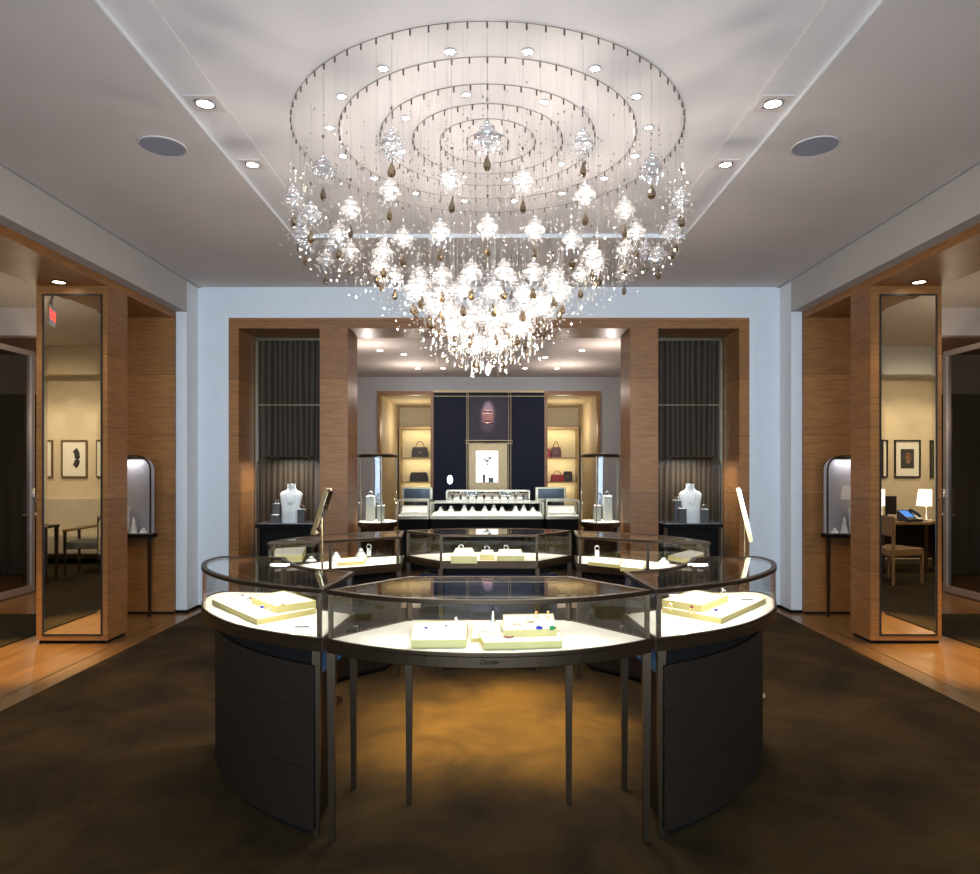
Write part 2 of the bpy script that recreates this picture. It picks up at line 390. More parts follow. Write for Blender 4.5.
# street-side wall around a big shop window
w = MB().box(-3.3, -2.6, FR-.15, FR, 0, CZ+.1).box(2.6, 3.3, FR-.15, FR, 0, CZ+.1).box(-2.6, 2.6, FR-.15, FR, 2.9, CZ+.1)
w.build('wall_front', M['white'], kind=S)
MB().box(-2.6, 2.6, FR-.09, FR-.08, 0, 2.9).build('window_1', M['glass'], kind=S)
MB().box(-2.6, -2.54, FR-.12, FR-.04, 0, 2.9).box(2.54, 2.6, FR-.12, FR-.04, 0, 2.9).box(-.03, .03, FR-.12, FR-.04, 0, 2.9).build('window_1_frame', M['bronze'], kind=S)
# back wall with wood-lined triple portal
BY, BY2 = 7.58, 8.12
x_out, x_j, x_pl, x_pr = 2.815, 2.707, 1.83, 1.527
zt, zo = 3.135, 3.02
b = MB().box(-3.3, -x_out, BY, BY2, 0, CZ+.1).box(x_out, 3.3, BY, BY2, 0, CZ+.1).box(-x_out, x_out, BY, BY2, zt, CZ+.1)
b.build('wall_back', M['white'], kind=S)
MB().box(-3.15, -x_out, BY-.012, BY, 0, .03).box(x_out, 3.15, BY-.012, BY, 0, .03).build('baseboard_back', M['black'], kind=S)
p = MB().box(-x_out, x_out, BY-.012, BY2, zo, zt)
for s in (-1, 1):
    p.box(s*x_out, s*x_j, BY-.012, BY2, 0, zo)
p.build('wall_portal_casing', M['wood'], kind=S)
for s, n in ((-1, 'column_left'), (1, 'column_right')):
    MB().box(s*x_pl, s*x_pr, BY-.014, BY2, 0, zo).build(n, M['wood'], kind=S)
    MB().box(s*x_pl, s*x_pr, BY-.017, BY-.014, 0, .025).build('baseboard_'+n, M['black'], kind=S)
    # bronze glass screen closing the side niche
    t = thing('bronze_glass_screen', 'tall dark bronze glass screen with pleats behind the %s bust vitrine' % ('left' if s < 0 else 'right'), 'screen', (s*2.27, 8.1, 0), 'bronze glass screens')
    xi, xo_ = -.42*s, .37*s
    MB().box(-.43, .365, .0, .012, 0, 2.985).xf(Matrix.Scale(s*-1 if s > 0 else 1, 4, (1,0,0))).build('glass_panel', M['pleat'], t)
    f = MB().box(-.43, -.395, -.012, .014, 0, 3.0).box(-.43, .44, -.012, .014, 2.985, 3.015).box(-.395, .44, -.008, .0, 2.235, 2.247)
    f.xf(Matrix.Scale(-1 if s > 0 else 1, 4, (1,0,0))).build('screen_frame', M['bronze_l'], t)
    MB().box(s*1.6, s*4.4, 8.12, 8.3, 0, CZ).build('wall_niche_back_'+('left' if s < 0 else 'right'), M['greywall'], kind=S)

# carpets
tag(MB().box(-3.0, 3.0, FR+.05, 7.5, 0, .012).build('carpet', M['rug']), 'large mottled brown carpet under the ring of display cases', 'carpet')
for s, nm in ((-1, 'olive brown carpet seen in the pillar mirror under the armchair'), (1, 'olive brown carpet seen in the pillar mirror under the desk chair')):
    tag(MB().box(s*4.1, s*9.1, .43, 7.2, 0, .012).build('carpet', M['rug2']), nm, 'carpet')
    MB().box(s*3.19, s*3.198, FR+.05, 7.2, 0, .003).build('trim_%d' % (5 if s < 0 else 6), M['bronze_l'], kind=S)

# ------------------------------------------------------------------ mirror pillars
for s in (-1, 1):
    side = 'armchair and framed print' if s < 0 else 'desk and telephone'
    t = thing('mirror_pillar', 'square wood pillar whose tall mirror reflects the %s' % side, 'pillar', (s*3.575, 6.165, 0), 'mirror pillars')
    x0, x1 = -.305, .305
    MB().box(x0, x1, -.165, .165, .03, 3.07).build('column_body', M['wood'], t)
    MB().box(x0+.015, x1-.015, -.15, .15, 0, .03).build('plinth', M['black'], t)
    o = s*.0   # mirror slightly off centre: 44..100 px of 36..107
    mx0, mx1 = (-.237, .247) if s < 0 else (-.212, .252)
    mz0, mz1 = .085, 2.985
    yf = -.165
    MB().box(mx0-.016, mx0, yf-.004, yf+.01, mz0-.016, mz1+.016).box(mx1, mx1+.016, yf-.004, yf+.01, mz0-.016, mz1+.016)\
        .box(mx0, mx1, yf-.004, yf+.01, mz0-.016, mz0).box(mx0, mx1, yf-.004, yf+.01, mz1, mz1+.016).build('mirror_frame', M['frame_d'], t)
    bw, bd = .03, .0007
    vs = [(mx0, yf-.001, mz0), (mx1, yf-.001, mz0), (mx1, yf-.001, mz1), (mx0, yf-.001, mz1),
          (mx0+bw, yf-.001-bd, mz0+bw), (mx1-bw, yf-.001-bd, mz0+bw), (mx1-bw, yf-.001-bd, mz1-bw), (mx0+bw, yf-.001-bd, mz1-bw),
          (mx0, yf+.004, mz0), (mx1, yf+.004, mz0), (mx1, yf+.004, mz1), (mx0, yf+.004, mz1)]
    MB().add(vs, [(4,5,6,7), (0,1,5,4), (1,2,6,5), (2,3,7,6), (3,0,4,7), (9,8,11,10), (0,8,9,1), (1,9,10,2), (2,10,11,3), (3,11,8,0)]).build('mirror', M['mirror'], t, label='tall bevel-edged mirror')

# ------------------------------------------------------------------ downlights
def downlight(loc, r, label, group, glow='downl', trim='chrome', square=0):
    t = thing('ceiling_light', label, 'ceiling light', loc, group)
    if square:
        q = square
        MB().ring([(-q,-q),(q,-q),(q,q),(-q,q)], q-r*1.15, -.004, .004).build('trim_plate', M['ceil'], t)
    MB().lathe([(r*1.2, -.007), (r*1.22, 0), (r, .01), (r*.98, -.007), (r*1.2, -.007)], n=24).build('trim_ring', M[trim], t)
    MB().cyl((0,0), r, -.003, .002, 24).build('lamp_face', M[glow], t)
    return t
LZ = CZ+.03
C0 = 4.28
ordn = ['nearest', 'first', 'second', 'third', 'fourth', 'fifth', 'sixth', 'seventh', 'eighth']
def ringlabel(k, n, base):
    a = (k+.5)*360/n
    side = 'left' if a < 180 else 'right'
    i = int(min(a, 360-a)//(360/n))+1
    return '%s, %s back from the viewer on the %s' % (base, ordn[i], side)
for k in range(16):
    a = radians((k+.5)*22.5)
    downlight((-.95*sin(a), C0-.95*cos(a), LZ), .024, ringlabel(k, 16, 'round recessed lamp of the outer lamp circle'), 'outer circle of recessed lamps')
for k in range(8):
    a = radians((k+.5)*45-10)
    downlight((-.56*sin(a), C0-.56*cos(a), LZ), .021, ringlabel(k, 8, 'round recessed lamp of the inner lamp circle'), 'inner circle of recessed lamps')
for s in (-1, 1):
    sd = 'left' if s < 0 else 'right'
    downlight((s*1.545, 3.81, LZ-.01), .045, 'square-trimmed recessed spotlight nearer the viewer, before the %s round speaker' % sd, 'recessed spotlights beside the chandelier', square=.085)
    downlight((s*1.545, 4.57, LZ-.01), .038, 'square-trimmed recessed spotlight farther back, behind the %s round speaker' % sd, 'recessed spotlights beside the chandelier', square=.07)
    t = thing('ceiling_speaker', 'round grey ceiling speaker %s of the chandelier' % sd, 'speaker', (s*1.99, 4.27, CZ), 'ceiling speakers')
    MB().cyl((0,0), .13, -.006, .0, 40).build('grille', M['speaker'], t)
    MB().torus((0,0,-.003), .134, .005, n=40).build('rim', M['ceil'], t)
    downlight((s*3.60, 5.86, 3.067), .05, 'recessed downlight in the wood soffit above the %s pillar mirror' % sd, 'soffit downlights', 'warml', 'bronze')
    downlight((s*5.9, 9.25, 3.127), .05, 'small downlight in the low wood ceiling beyond the %s glass door' % sd, 'far soffit downlights', 'warml', 'bronze_l')

# ------------------------------------------------------------------ chandelier
ch = thing('chandelier', 'huge tiered crystal chandelier of glass cups and smoky drops hanging in circles from the ceiling', 'chandelier', (-.008, C0, LZ))
RR = [(1.16, 82), (.89, 64), (.65, 46), (.455, 34), (.29, 22), (.13, 10)]
for R, n in RR:
    m_ = MB().torus((0,0,-.004), R, .0015, n=96, m=6)
    for k in range(n):
        a = 2*pi*k/n; m_.cyl((R*sin(a), -R*cos(a)), .0042, -.034, -.006, 6)
    m_.build('mounting_ring', M['peg'], ch)
# crystal cup stack, shared mesh; origin at the top of the cup
def cup_mesh(lit):
    m_ = MB()
    m_.lathe([(.003,0),(.010,-.004),(.013,-.012),(.007,-.02),(.003,-.022)], n=10)
    m_.lathe([(.004,-.026),(.030,-.030),(.037,-.037),(.030,-.044),(.010,-.046)], n=14)
    m_.lathe([(.008,-.054),(.040,-.058),(.055,-.068),(.056,-.078),(.046,-.088),(.043,-.086),(.051,-.077),(.050,-.070),(.038,-.063),(.008,-.06)], n=16)
    m_.lathe([(.008,-.098),(.026,-.101),(.033,-.108),(.024,-.116),(.006,-.118)], n=12)
    for k in range(9):
        a = 2*pi*k/9; m_.octa((.056*cos(a), .056*sin(a), -.100-.012*(k % 3)), .0055, .011)
    for k in range(7):
        a = 2*pi*k/7+.4; m_.octa((.066*cos(a), .066*sin(a), -.045-.03*(k % 3)), .0055, .008)
    for k in range(5):
        a = 2*pi*k/5+.9; m_.octa((.034*cos(a), .034*sin(a), -.128-.014*(k % 2)), .005, .013)
    return m_
def tear_mesh():
    return MB().lathe([(.001,0),(.006,-.010),(.015,-.028),(.0215,-.046),(.0205,-.060),(.012,-.071),(.001,-.075)], n=8, smooth=False, sy=.7)
cup_c = cup_mesh(0).build('crystal_cup', M['crystal'], ch); cup_l = cup_mesh(1).build('crystal_cup', M['crystal_w'], ch, label='crystal cup lit from within')
lampm = MB().sphere((0,0,-.074), .013, 8).build('lamp', M['lamp'], cup_l)
tear = tear_mesh().build('smoky_drop', M['topaz'], cup_c, label='smoky topaz drop')
beadtop = MB().octa((0,0,.0), .008, .014).build('top_bead', M['peg'], cup_c)
tear.location = (0,0,-.155); beadtop.location = (0,0,.09)
def wiremesh(parent, L):
    return MB().tube([(0,0,0.0),(0,0,L)], .0008, 4).build('wire', M['wire'], parent)
first = {0: True, 1: True}
def place(x, y, z, lit, rz, L, sc_=1.0):
    src = cup_l if lit else cup_c
    if first[lit]: o = src; first[lit] = False
    else:
        o = src.copy(); COL.objects.link(o); o.parent = ch
        if lit: l = lampm.copy(); COL.objects.link(l); l.parent = o
    o.location = (x, y, z); o.rotation_euler = (0, 0, rz); o.scale = (sc_,)*3
    if lit or o is not cup_c:
        te = tear.copy(); COL.objects.link(te); te.parent = o
        bt = beadtop.copy(); COL.objects.link(bt); bt.parent = o
        te.rotation_euler = (0, 0, rz*3.1)
    wiremesh(o, L/sc_)
TIER = [  # R, count, offset, tear-bottom z, lit
 (1.15, 16, 0.0, 2.84, 0), (.89, 16, .5, 2.745, 1), (.65, 16, 0.0, 2.60, 1), (.455, 16, .5, 2.435, 1), (.34, 12, .2, 2.36, 1), (.22, 9, 0.3, 2.23, 1), (.09, 5, 0.3, 2.11, 1)]
ztop_of = {}
for R, n, off, zb, lit in TIER:
    for k in range(n):
        a = 2*pi*(k+off)/n
        zz = zb+.225+random.uniform(-.012, .012)     # cup top
        x, y = R*sin(a), -R*cos(a)
        place(x, y, zz-LZ, lit, random.random()*6, LZ-zz-.05)
# outer circle: shorter second cup lower on every third strand
for k in (3, 4, 5, 11, 12, 13):
    a = 2*pi*(k+.35)/16; x, y = 1.09*sin(a), -1.09*cos(a)
    place(x, y, 2.93-LZ, 0, k, LZ-2.98)
# bead strands (uncountable)
bs = MB(); bw_ = MB(); amb = MB()
def env(r):    # lowest z allowed at radius r
    pts = [(0, 2.06), (.13, 2.12), (.29, 2.22), (.455, 2.36), (.65, 2.52), (.89, 2.66), (1.15, 2.80), (1.3, 2.9)]
    for (a, za), (b_, zb) in zip(pts, pts[1:]):
        if r <= b_: return za+(zb-za)*(r-a)/(b_-a)
    return 2.9
for R, n in RR:
    for k in range(n):
        a = 2*pi*k/n
        for q in range(2):
            rr = R+random.uniform(-.09, .02) if q else R
            if rr < 0.02: rr = .02
            x, y = rr*sin(a+q*.06), -rr*cos(a+q*.06); zl = env(rr)+random.uniform(-.02, .12)
            bw_.tube([(x, y, -.04), (x, y, zl-LZ)], .00028, 3)
            nb = 7 if R > .5 else 9
            for j in range(nb):
                z = zl+abs(random.gauss(0, .16 if R > .5 else .2))
                if z > 3.42: continue
                r_ = random.choice((.0035, .0045, .006)); bs.octa((x, y, z-LZ), r_, r_*1.5)
# fringe of small drops under inner tiers
for i in range(170):
    rr = sqrt(random.random())*.40; a = random.random()*6.283
    x, y = rr*cos(a), rr*sin(a); z = env(rr)+random.uniform(-.045, .09)
    (amb if i % 3 == 0 else bs).lathe([(.0006,.03),(.004,.014),(.0065,0),(.004,-.008),(.0005,-.012)], (x, y, z-LZ), 6, False)
    bw_.tube([(x, y, z-LZ+.03), (x, y, z-LZ+.30)], .0005, 3)
for i in range(1300):   # loose sparkle between tiers
    rr = .25+.97*random.random()**.8; a = random.random()*6.283; z = env(rr)+random.uniform(-.10, .10)+(random.random()**3*.35)
    q_ = random.choice((.0035, .005, .0065)); bs.octa((rr*cos(a), rr*sin(a), z-LZ), q_, q_*1.3)
bs.build('bead_strands', M['bead'], ch, kind='stuff'); bw_.build('strand_wires', M['wire'], ch, kind='stuff')
amb.build('small_amber_drops', M['topaz'], ch, kind='stuff')
MB().lathe([(.001,.05),(.012,.03),(.02,.0),(.012,-.02),(.001,-.03)], (0,0,2.10-LZ), 10, False).tube([(0,0,2.13-LZ),(0,0,-.02)], .001, 4).build('bottom_finial', M['crystal_w'], ch)
for i, (R, z, n, pw) in enumerate(((.80, 2.60, 6, 9.5), (.45, 2.30, 4, 13), (0.0, 1.98, 1, 15))):
    for k in range(n):
        a = 2*pi*(k+.5)/n
        point('chandelier_glow', (R*sin(a), C0-R*cos(a), z), pw, (1, .91, .83), .05)

# ------------------------------------------------------------------ display-case ring
CY = 4.13
def pol(r, th, back=False):
    t = radians(th); y = CY-r*cos(t)
    return (-r*sin(t), y if not back else 2*CY-y)
def interp(tab, x):
    for (a, va), (b_, vb) in zip(tab, tab[1:]):
        if x <= b_: return va+(vb-va)*(x-a)/(b_-a)
    return tab[-1][1]
def lens():
    R = 1.037; cy = 2.555+R; a0 = math.asin(.648/R); pts = []
    for i in range(25):
        a = -a0+2*a0*i/24; pts.append((R*sin(a), cy-R*cos(a)))
    return pts+[(.36, 3.14), (-.36, 3.14)]
def sector(back):
    if not back:
        out = [pol(interp([(26.3,1.497),(45,1.55),(62,1.575),(73,1.565),(78,1.53),(80,1.49)], t), t) for t in [26.3+i*(80-26.3)/26 for i in range(27)]]
        inn = [pol(interp([(36.2,1.062),(51,1.13),(74.4,1.15)], t), t) for t in [74.4-i*(74.4-36.2)/14 for i in range(15)]]
    else:
        out = [pol(interp([(26.3,1.497),(45,1.55),(60,1.565),(70,1.545),(72.3,1.53)], t), t, 1) for t in [26.3+i*(72.3-26.3)/22 for i in range(23)]]
        inn = [pol(interp([(36.2,1.062),(51,1.12),(62.6,1.24)], t), t, 1) for t in [62.6-i*(62.6-36.2)/10 for i in range(11)]]
    return out+inn
ZD, ZB, ZT = .823, .77, 1.02
def leg(mb, c, z1=.77, w=.017, w2=.011):
    x, y = c
    vs = [(x-w2,y-w2,0.0),(x+w2,y-w2,0.0),(x+w2,y+w2,0.0),(x-w2,y+w2,0.0),(x-w,y-w,z1),(x+w,y-w,z1),(x+w,y+w,z1),(x-w,y+w,z1)]
    return mb.add(vs, [(3,2,1,0),(4,5,6,7),(0,1,5,4),(1,2,6,5),(2,3,7,6),(3,0,4,7)])
def case(label, poly, posts, legs, base=None, basemat='leather', leds=()):
    poly = ccw(poly); n = len(poly)
    cx = sum(p[0] for p in poly)/n; cy = sum(p[1] for p in poly)/n
    L = lambda pts: [(x-cx, y-cy) for x, y in pts]
    t = thing('display_case', label, 'display case', (cx, cy, 0.012), 'ring of six jewellery display cases')
    t.location.z = .012; Z = -.012
    pl = L(poly)
    MB().ring(pl, .05, ZB+Z, ZD-.012+Z).ring(pl, .010, ZD-.012+Z, ZD+.004+Z).build('base_frame', M['bronze'], t, bevel=.003)
    MB().prism(inset(pl, .0105), ZD-.0115+Z, ZD+Z).build('display_deck', M['deck'], t)
    MB().ring(inset(pl, .004), .006, ZD+.004+Z, ZT-.016+Z).build('glass_walls', M['glass'], t)
    MB().prism(inset(pl, .02), ZT-.010+Z, ZT-.003+Z).build('glass_top', M['glass'], t)
    MB().ring(pl, .026, ZT-.018+Z, ZT+Z).build('top_frame', M['bronze'], t, bevel=.003)
    for (x, y) in L(posts): MB().obox((x, y), (1,0), .009, .009, ZD+Z, ZT-.016+Z).build('corner_post', M['bronze'], t)
    for p_ in L(legs): leg(MB(), p_, ZB+Z).build('leg', M['bronze'], t)
    if base:
        bp = L(ccw(base))
        MB().prism(inset(bp, .03), 0, .034).build('plinth', M['black'], t); MB().prism(inset(bp, .02), .701, ZB+Z).build('neck_recess', M['black'], t)
        bo = MB().prism(bp, .035, .70)
        bo.build('cabinet_base', M[basemat], t, bevel=.004)
        # seams of the covered panels, and a door seam
        bo = MB()
        for z_ in (.28, .52): bo.ring(inset(bp, -.0006), .004, z_, z_+.003)
        for i in range(2, len(bp)-2, 9):
            q = Vector(bp[i]); bo.obox(q, (1, 0), .0016, .0016, .035, .70)
        bo.build('panel_seams', M['black'], t)
    for (x0, y0, x1, y1, pw) in leds:
        mid = ((x0+x1)/2, (y0+y1)/2, ZT-.022); ang = math.atan2(y1-y0, x1-x0); ln = math.hypot(x1-x0, y1-y0)
        area('case_led', mid, ln, pw, (1, .955, .86), (0, 0, ang), .02)
        MB().obox((mid[0]-cx, mid[1]-cy), (x1-x0, y1-y0), ln/2, .006, ZT-.021+Z, ZT-.018+Z).build('led_strip', M['bronze_l'], t)
    return t
def mir(pts, mx=False, my=False): return [((-x if mx else x), (2*CY-y if my else y)) for x, y in pts]
LENS = lens()
def shrink(poly, w): return inset(ccw(poly), w)
lp = [(-.632, 2.80), (.632, 2.80), (.352, 3.125), (-.352, 3.125)]
lens_leds = [(-.45, 2.72, .45, 2.72, 2.0), (-.3, 3.10, .3, 3.10, 1.2)]
case('front lens-shaped display case of the ring on slim legs, maker name on its rim', LENS, lp,
     [(-.628, 2.80), (.628, 2.80), (-.355, 3.115), (.355, 3.115)], leds=lens_leds)
# maker's lettering on the front rim
fc = [o for o in COL.objects if o.name.startswith('display_case')][0]
textmesh('Cartier', .025, fc, Vector((0.0, 2.5505, .788))-fc.location, (pi/2, 0, 0), M['black'], .0006, .35)
case('rear middle display case of the ring, over a navy cabinet', mir(LENS, my=True), mir(lp, my=True),
     mir([(-.628, 2.80), (.628, 2.80), (-.355, 3.115), (.355, 3.115)], my=True), base=mir([(-.52, 2.95), (.52, 2.95), (.33, 3.07), (-.33, 3.07)], my=True), basemat='navy',
     leds=[(x0, 2*CY-y0, x1, 2*CY-y1, p_) for x0, y0, x1, y1, p_ in lens_leds])
SF, SB = sector(False), sector(True)
def arcleds(r, ths, pw, back, mx):
    out = []
    for a, b_ in zip(ths, ths[1:]):
        p0 = pol(r, a, back); p1 = pol(r, b_, back)
        if mx: p0 = (-p0[0], p0[1]); p1 = (-p1[0], p1[1])
        out.append((*p0, *p1, pw))
    return out
for mx in (False, True):
    nm = 'right' if mx else 'left'
    post = [pol(1.475, 27.6), pol(1.08, 37), pol(1.165, 74)]
    lg = [pol(1.47, 28.3), pol(1.08, 35.6)]
    base = [pol(1.505, t) for t in [27.8+i*2.5 for i in range(21)]]+[pol(1.19, t) for t in (77, 70, 60, 50, 42, 36)]
    lb = {'left': 'curved display case beside the front case, holding the stepped tray with a bracelet, nearer the armchair side',
          'right': 'curved display case beside the front case, with grey ring stand and stepped tray, nearer the desk side'}[nm]
    lb = 'curved front-%s display case of the ring on a brown leather cabinet' % nm
    ct = case(lb, mir(SF, mx), mir(post, mx), mir(lg, mx), mir(base, mx), leds=arcleds(1.44, (30, 46, 62, 75), 1.2, False, mx)+arcleds(1.16, (42, 66), .9, False, mx))
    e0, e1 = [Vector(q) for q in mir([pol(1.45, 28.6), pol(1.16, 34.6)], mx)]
    dv = (e1-e0).normalized(); MB().obox((e0+e1)/2-Vector(ct.location[:2]), dv, (e1-e0).length/2, .012, .655, .752).build('daylight_tint_panel', M['blue'], ct, label='blue daylight reflection on the cabinet end, built as a panel')  # added panel; daylight reflected on the cabinet end is coloured in as blue
    post = [pol(1.475, 27.6, 1), pol(1.08, 37, 1), pol(1.215, 61.5, 1), pol(1.51, 71, 1)]
    lg = [pol(1.47, 28.3, 1), pol(1.08, 36.5, 1)]
    base = [pol(1.505, t, 1) for t in [27.8+i*2.5 for i in range(17)]]+[pol(1.26, t, 1) for t in (63, 55, 48, 42, 36)]
    case('curved rear-%s display case of the ring on a brown leather cabinet' % nm, mir(SB, mx), mir(post, mx), mir(lg, mx), mir(base, mx),
         leds=arcleds(1.44, (30, 48, 68), 1.2, True, mx)+arcleds(1.14, (40, 58), 1.4, True, mx))
# ------------------------------------------------------------------ jewellery
def tray_px(corners, z, h, label, mat='tray', px=True, lip=False):
    pts = [P(x, y, z+h) for x, y in corners] if px else corners
    pts = ccw(pts); cx = sum(p[0] for p in pts)/len(pts); cy = sum(p[1] for p in pts)/len(pts)
    q = [(x-cx, y-cy) for x, y in pts]
    t = thing('jewellery_tray', label, 'jewellery tray', (cx, cy, z))
    MB().prism(q, 0, h-.002).build('tray_side', M['trayside' if px else 'tray'], t)
    MB().prism(inset(q, .003), h-.002, h).build('tray_pad', M[mat], t)
    if h > .02 and px: MB().ring(q, .003, h-.002, h+.003).build('tray_rim', M['trayside'], t)
    return t, (cx, cy)
def ring_stand(x, y, z, label, stone='sapph', metal='silver', h=.0, r=.011):
    t = thing('ring', label, 'ring', (x, y, z))
    MB().torus((0,0,r+.001), r, .0018, 'y').build('band', M[metal], t)
    k = r/.009
    if 'large' in label: k = 2.0
    MB().lathe([(.002*k, -.003*k),(.008*k,.001*k),(.006*k,.005*k),(.001,.006*k)], (0,0,2*r+.004), 8, False).build('stone', M[stone], t)
    return t
def bracelet(x, y, z, label, metal='silver', R=.03, rz=0, stone=None):
    t = thing('bracelet', label, 'bracelet', (x, y, z), rz=rz)
    MB().torus((0,0,R+.003), R, .0035, 'y', 20).build('band', M[metal], t)
    MB().box(-.011, .011, -.006, .006, 2*R-.0, 2*R+.008).build('clasp', M[stone or metal], t)
    return t
def cone_stand(x, y, z, label, r=.03, h=.06, mat='whitefab', metal='silver'):
    t = thing('cone_stand', label, 'jewellery stand', (x, y, z))
    MB().lathe([(r, 0), (r*.9, .006), (r*.45, h*.6), (r*.3, h*.9), (r*.1, h)], n=16).build('cone', M[mat], t)
    MB().torus((0,0,h*.62), r*.45, .0025, n=14).build('jewel', M[metal], t)
    return t
def necklace_bust(x, y, z, label, h=.24, rz=0, grp=None):
    t = thing('necklace_bust', label, 'necklace bust', (x, y, z), grp, rz)
    k = h/.24
    secs = [(0, .050, .018, 0, -.03), (.004, .052, .02, 0, -.03), (.08, .055, .018, 0, -.012), (.14, .066, .018, 0, .0), (.175, .072, .018, 0, .006),
            (.19, .060, .017, 0, .009), (.20, .036, .016, 0, .011), (.215, .026, .016, 0, .012), (.24, .027, .018, 0, .012)]
    MB().loft([(a*k, b_*k, c*k, d, e*k) for a, b_, c, d, e in secs], 20).build('bust_form', M['whitefab'], t)
    pts = [(.03*k*cos(a), (-.012-.01*abs(sin(a)))*k, (.195-.075*max(0, -sin(a))*1.0)*k) for a in [pi+i*pi/12 for i in range(13)]]
    MB().tube(pts, .0016, 6).octa((0, -.026*k, .112*k), .006, .010).build('necklace', M['silver'], t)
    return t
def pedestal(x, y, z, w, h, label, mat='greyped', top='ring', metal='silver', wd=None, rz=0):
    t = thing('pedestal', label, 'display pedestal', (x, y, z), rz=rz)
    wd = wd or w
    MB().box(-w/2, w/2, -wd/2, wd/2, 0, h-.004).build('block', M[mat], t, bevel=.002)
    MB().box(-w/2, w/2, -wd/2, wd/2, h-.004, h).build('top_pad', M['tray'], t)
    return t
ZF = ZD
# front case
tray_px([(412,622),(468,620.5),(466,640.5),(411,641)], ZF, .028, 'white tray with a blue stone, left of three in the front case')
t_, c_ = tray_px([(472,621),(500,620),(502,636),(471,638)], ZF, .018, 'narrow white pad in the middle of the front case')
tray_px([(478,633.5),(560,631.5),(562,641.5),(484,643.5)], ZF, .024, 'long low step in front of the tray with blue and green rings')
tray_px([(503,615),(553,614),(557,629.5),(503,631)], ZF, .05, 'raised white tray behind the blue and green rings')
def onp(px, py, z): return P(px, py, z)
for (px, py, zz, lab, st, mt) in ((426,634,.851,'tiny ring with blue stone on the left front tray','sapph','silver'), (456,624,.851,'silver ring standing on the rear edge of the left front tray','silver','silver'),
      (539,636,.847,'ring with large blue stone on the low step','sapph','goldj'), (552,636,.847,'ring with large green stone on the low step','emer','goldj'),
      (536,618,.873,'small gold ring at the back of the raised tray','goldj','goldj'), (548,618,.873,'gold ring at the back corner of the raised tray, right of another','goldj','goldj'),
      (446,632,.851,'fine silver ring lying in the middle of the left front tray','silver','silver')):
    x, y = onp(px, py, zz); ring_stand(x, y, zz, lab, st, mt, r=.012 if 'large' in lab else .009)
x, y = onp(509, 637.5, .847); o_ = tag(MB().torus((0,0,.004), .016, .0035, n=16).build('bracelet', M['ruby']), 'dark red bracelet lying on the low step', 'bracelet'); o_.location = (x, y, .847)
x, y = onp(493, 622, .841); cone_stand(x, y, .841, 'small clear cone stand on the middle pad of the front case', .012, .05, 'silver')
x, y = onp(487, 631, .841); tag(MB().torus((0,0,.002), .02, .0015, n=18).octa((0,-.022,.003), .004, .003).build('necklace', M['silver']), 'fine silver necklace coiled on the narrow middle pad', 'necklace').location = (x, y, .841)
for px, py, nm in ((530,622,'pink gold'), (517,625,'pale gold')):
    x, y = onp(px, py, .873); tag(MB().torus((0,0,.002), .016, .0015, n=18).octa((0,-.018,.003), .004, .003).build('necklace', M['goldj']), '%s chain lying on the raised front tray' % nm, 'necklace').location = (x, y, .873)
# curved front cases (left measured, right mirrored with own jewels)
for mx in (False, True):
    k = lambda pts: [((978-x) if mx else x, y+(0 if not mx else -1)) for x, y in pts]
    nm = 'right' if mx else 'left'
    tray_px(k([(212,600),(245,594),(300,597),(316,609),(257,620)]), ZF, .022, 'broad pale gold-edged tray in the front-%s curved case' % nm)
    tray_px(k([(250,597),(284,591),(316,601),(276,607)]), ZF+.022, .03, 'raised square tray stacked on the broad tray of the front-%s case' % nm)
items = [(243,602,.845,'ring standing on the broad tray of the front-left case, farthest left','silver','silver'), (249,605,.845,'ring beside the farthest left one on the front-left broad tray','silver','silver'),
         (283,612,.845,'small gold ring near the front edge of the front-left broad tray','goldj','goldj'), (262,614,.845,'dark stone ring at the front corner of the front-left broad tray','sapph','silver'),
         (670,611,.845,'gold ring on the broad tray of the front-right case, farthest left','goldj','goldj'), (692,614,.845,'dark stone ring in the middle of the front-right broad tray','ruby','goldj'),
         (716,617,.845,'dark ring at the front corner of the front-right broad tray','sapph','silver'), (724,596,.875,'pearl white ring on the raised tray of the front-right case','silver','silver')]
for px, py, zz, lab, st, mt in items:
    x, y = onp(px, py, zz); ring_stand(x, y, zz, lab, st, mt, r=.0125)
x, y = onp(302, 627, ZF); tag(MB().box(-.03,.03,-.012,.012,0,.003).build('price_card', M['greyped']), 'small grey card on the white deck of the front-left case', 'card').location = (x, y, ZF)
x, y = onp(675, 607, .825); pedestal(x, y, ZF, .05, .06, 'short grey block by the post of the front-right case', 'whitefab')
x, y = onp(747, 600, .845); tag(MB().box(-.03,.03,-.01,.01,0,.004).build('bracelet', M['blackj']), 'flat dark bracelet at the outer end of the front-right broad tray', 'bracelet').location = (x, y, .845)
x, y = onp(272, 610, .848); tag(MB().sphere((0,0,.008), .018, 12, .45).build('brooch', M['silver']), 'oval silver brooch on the front-left broad tray', 'brooch').location = (x, y, .846)
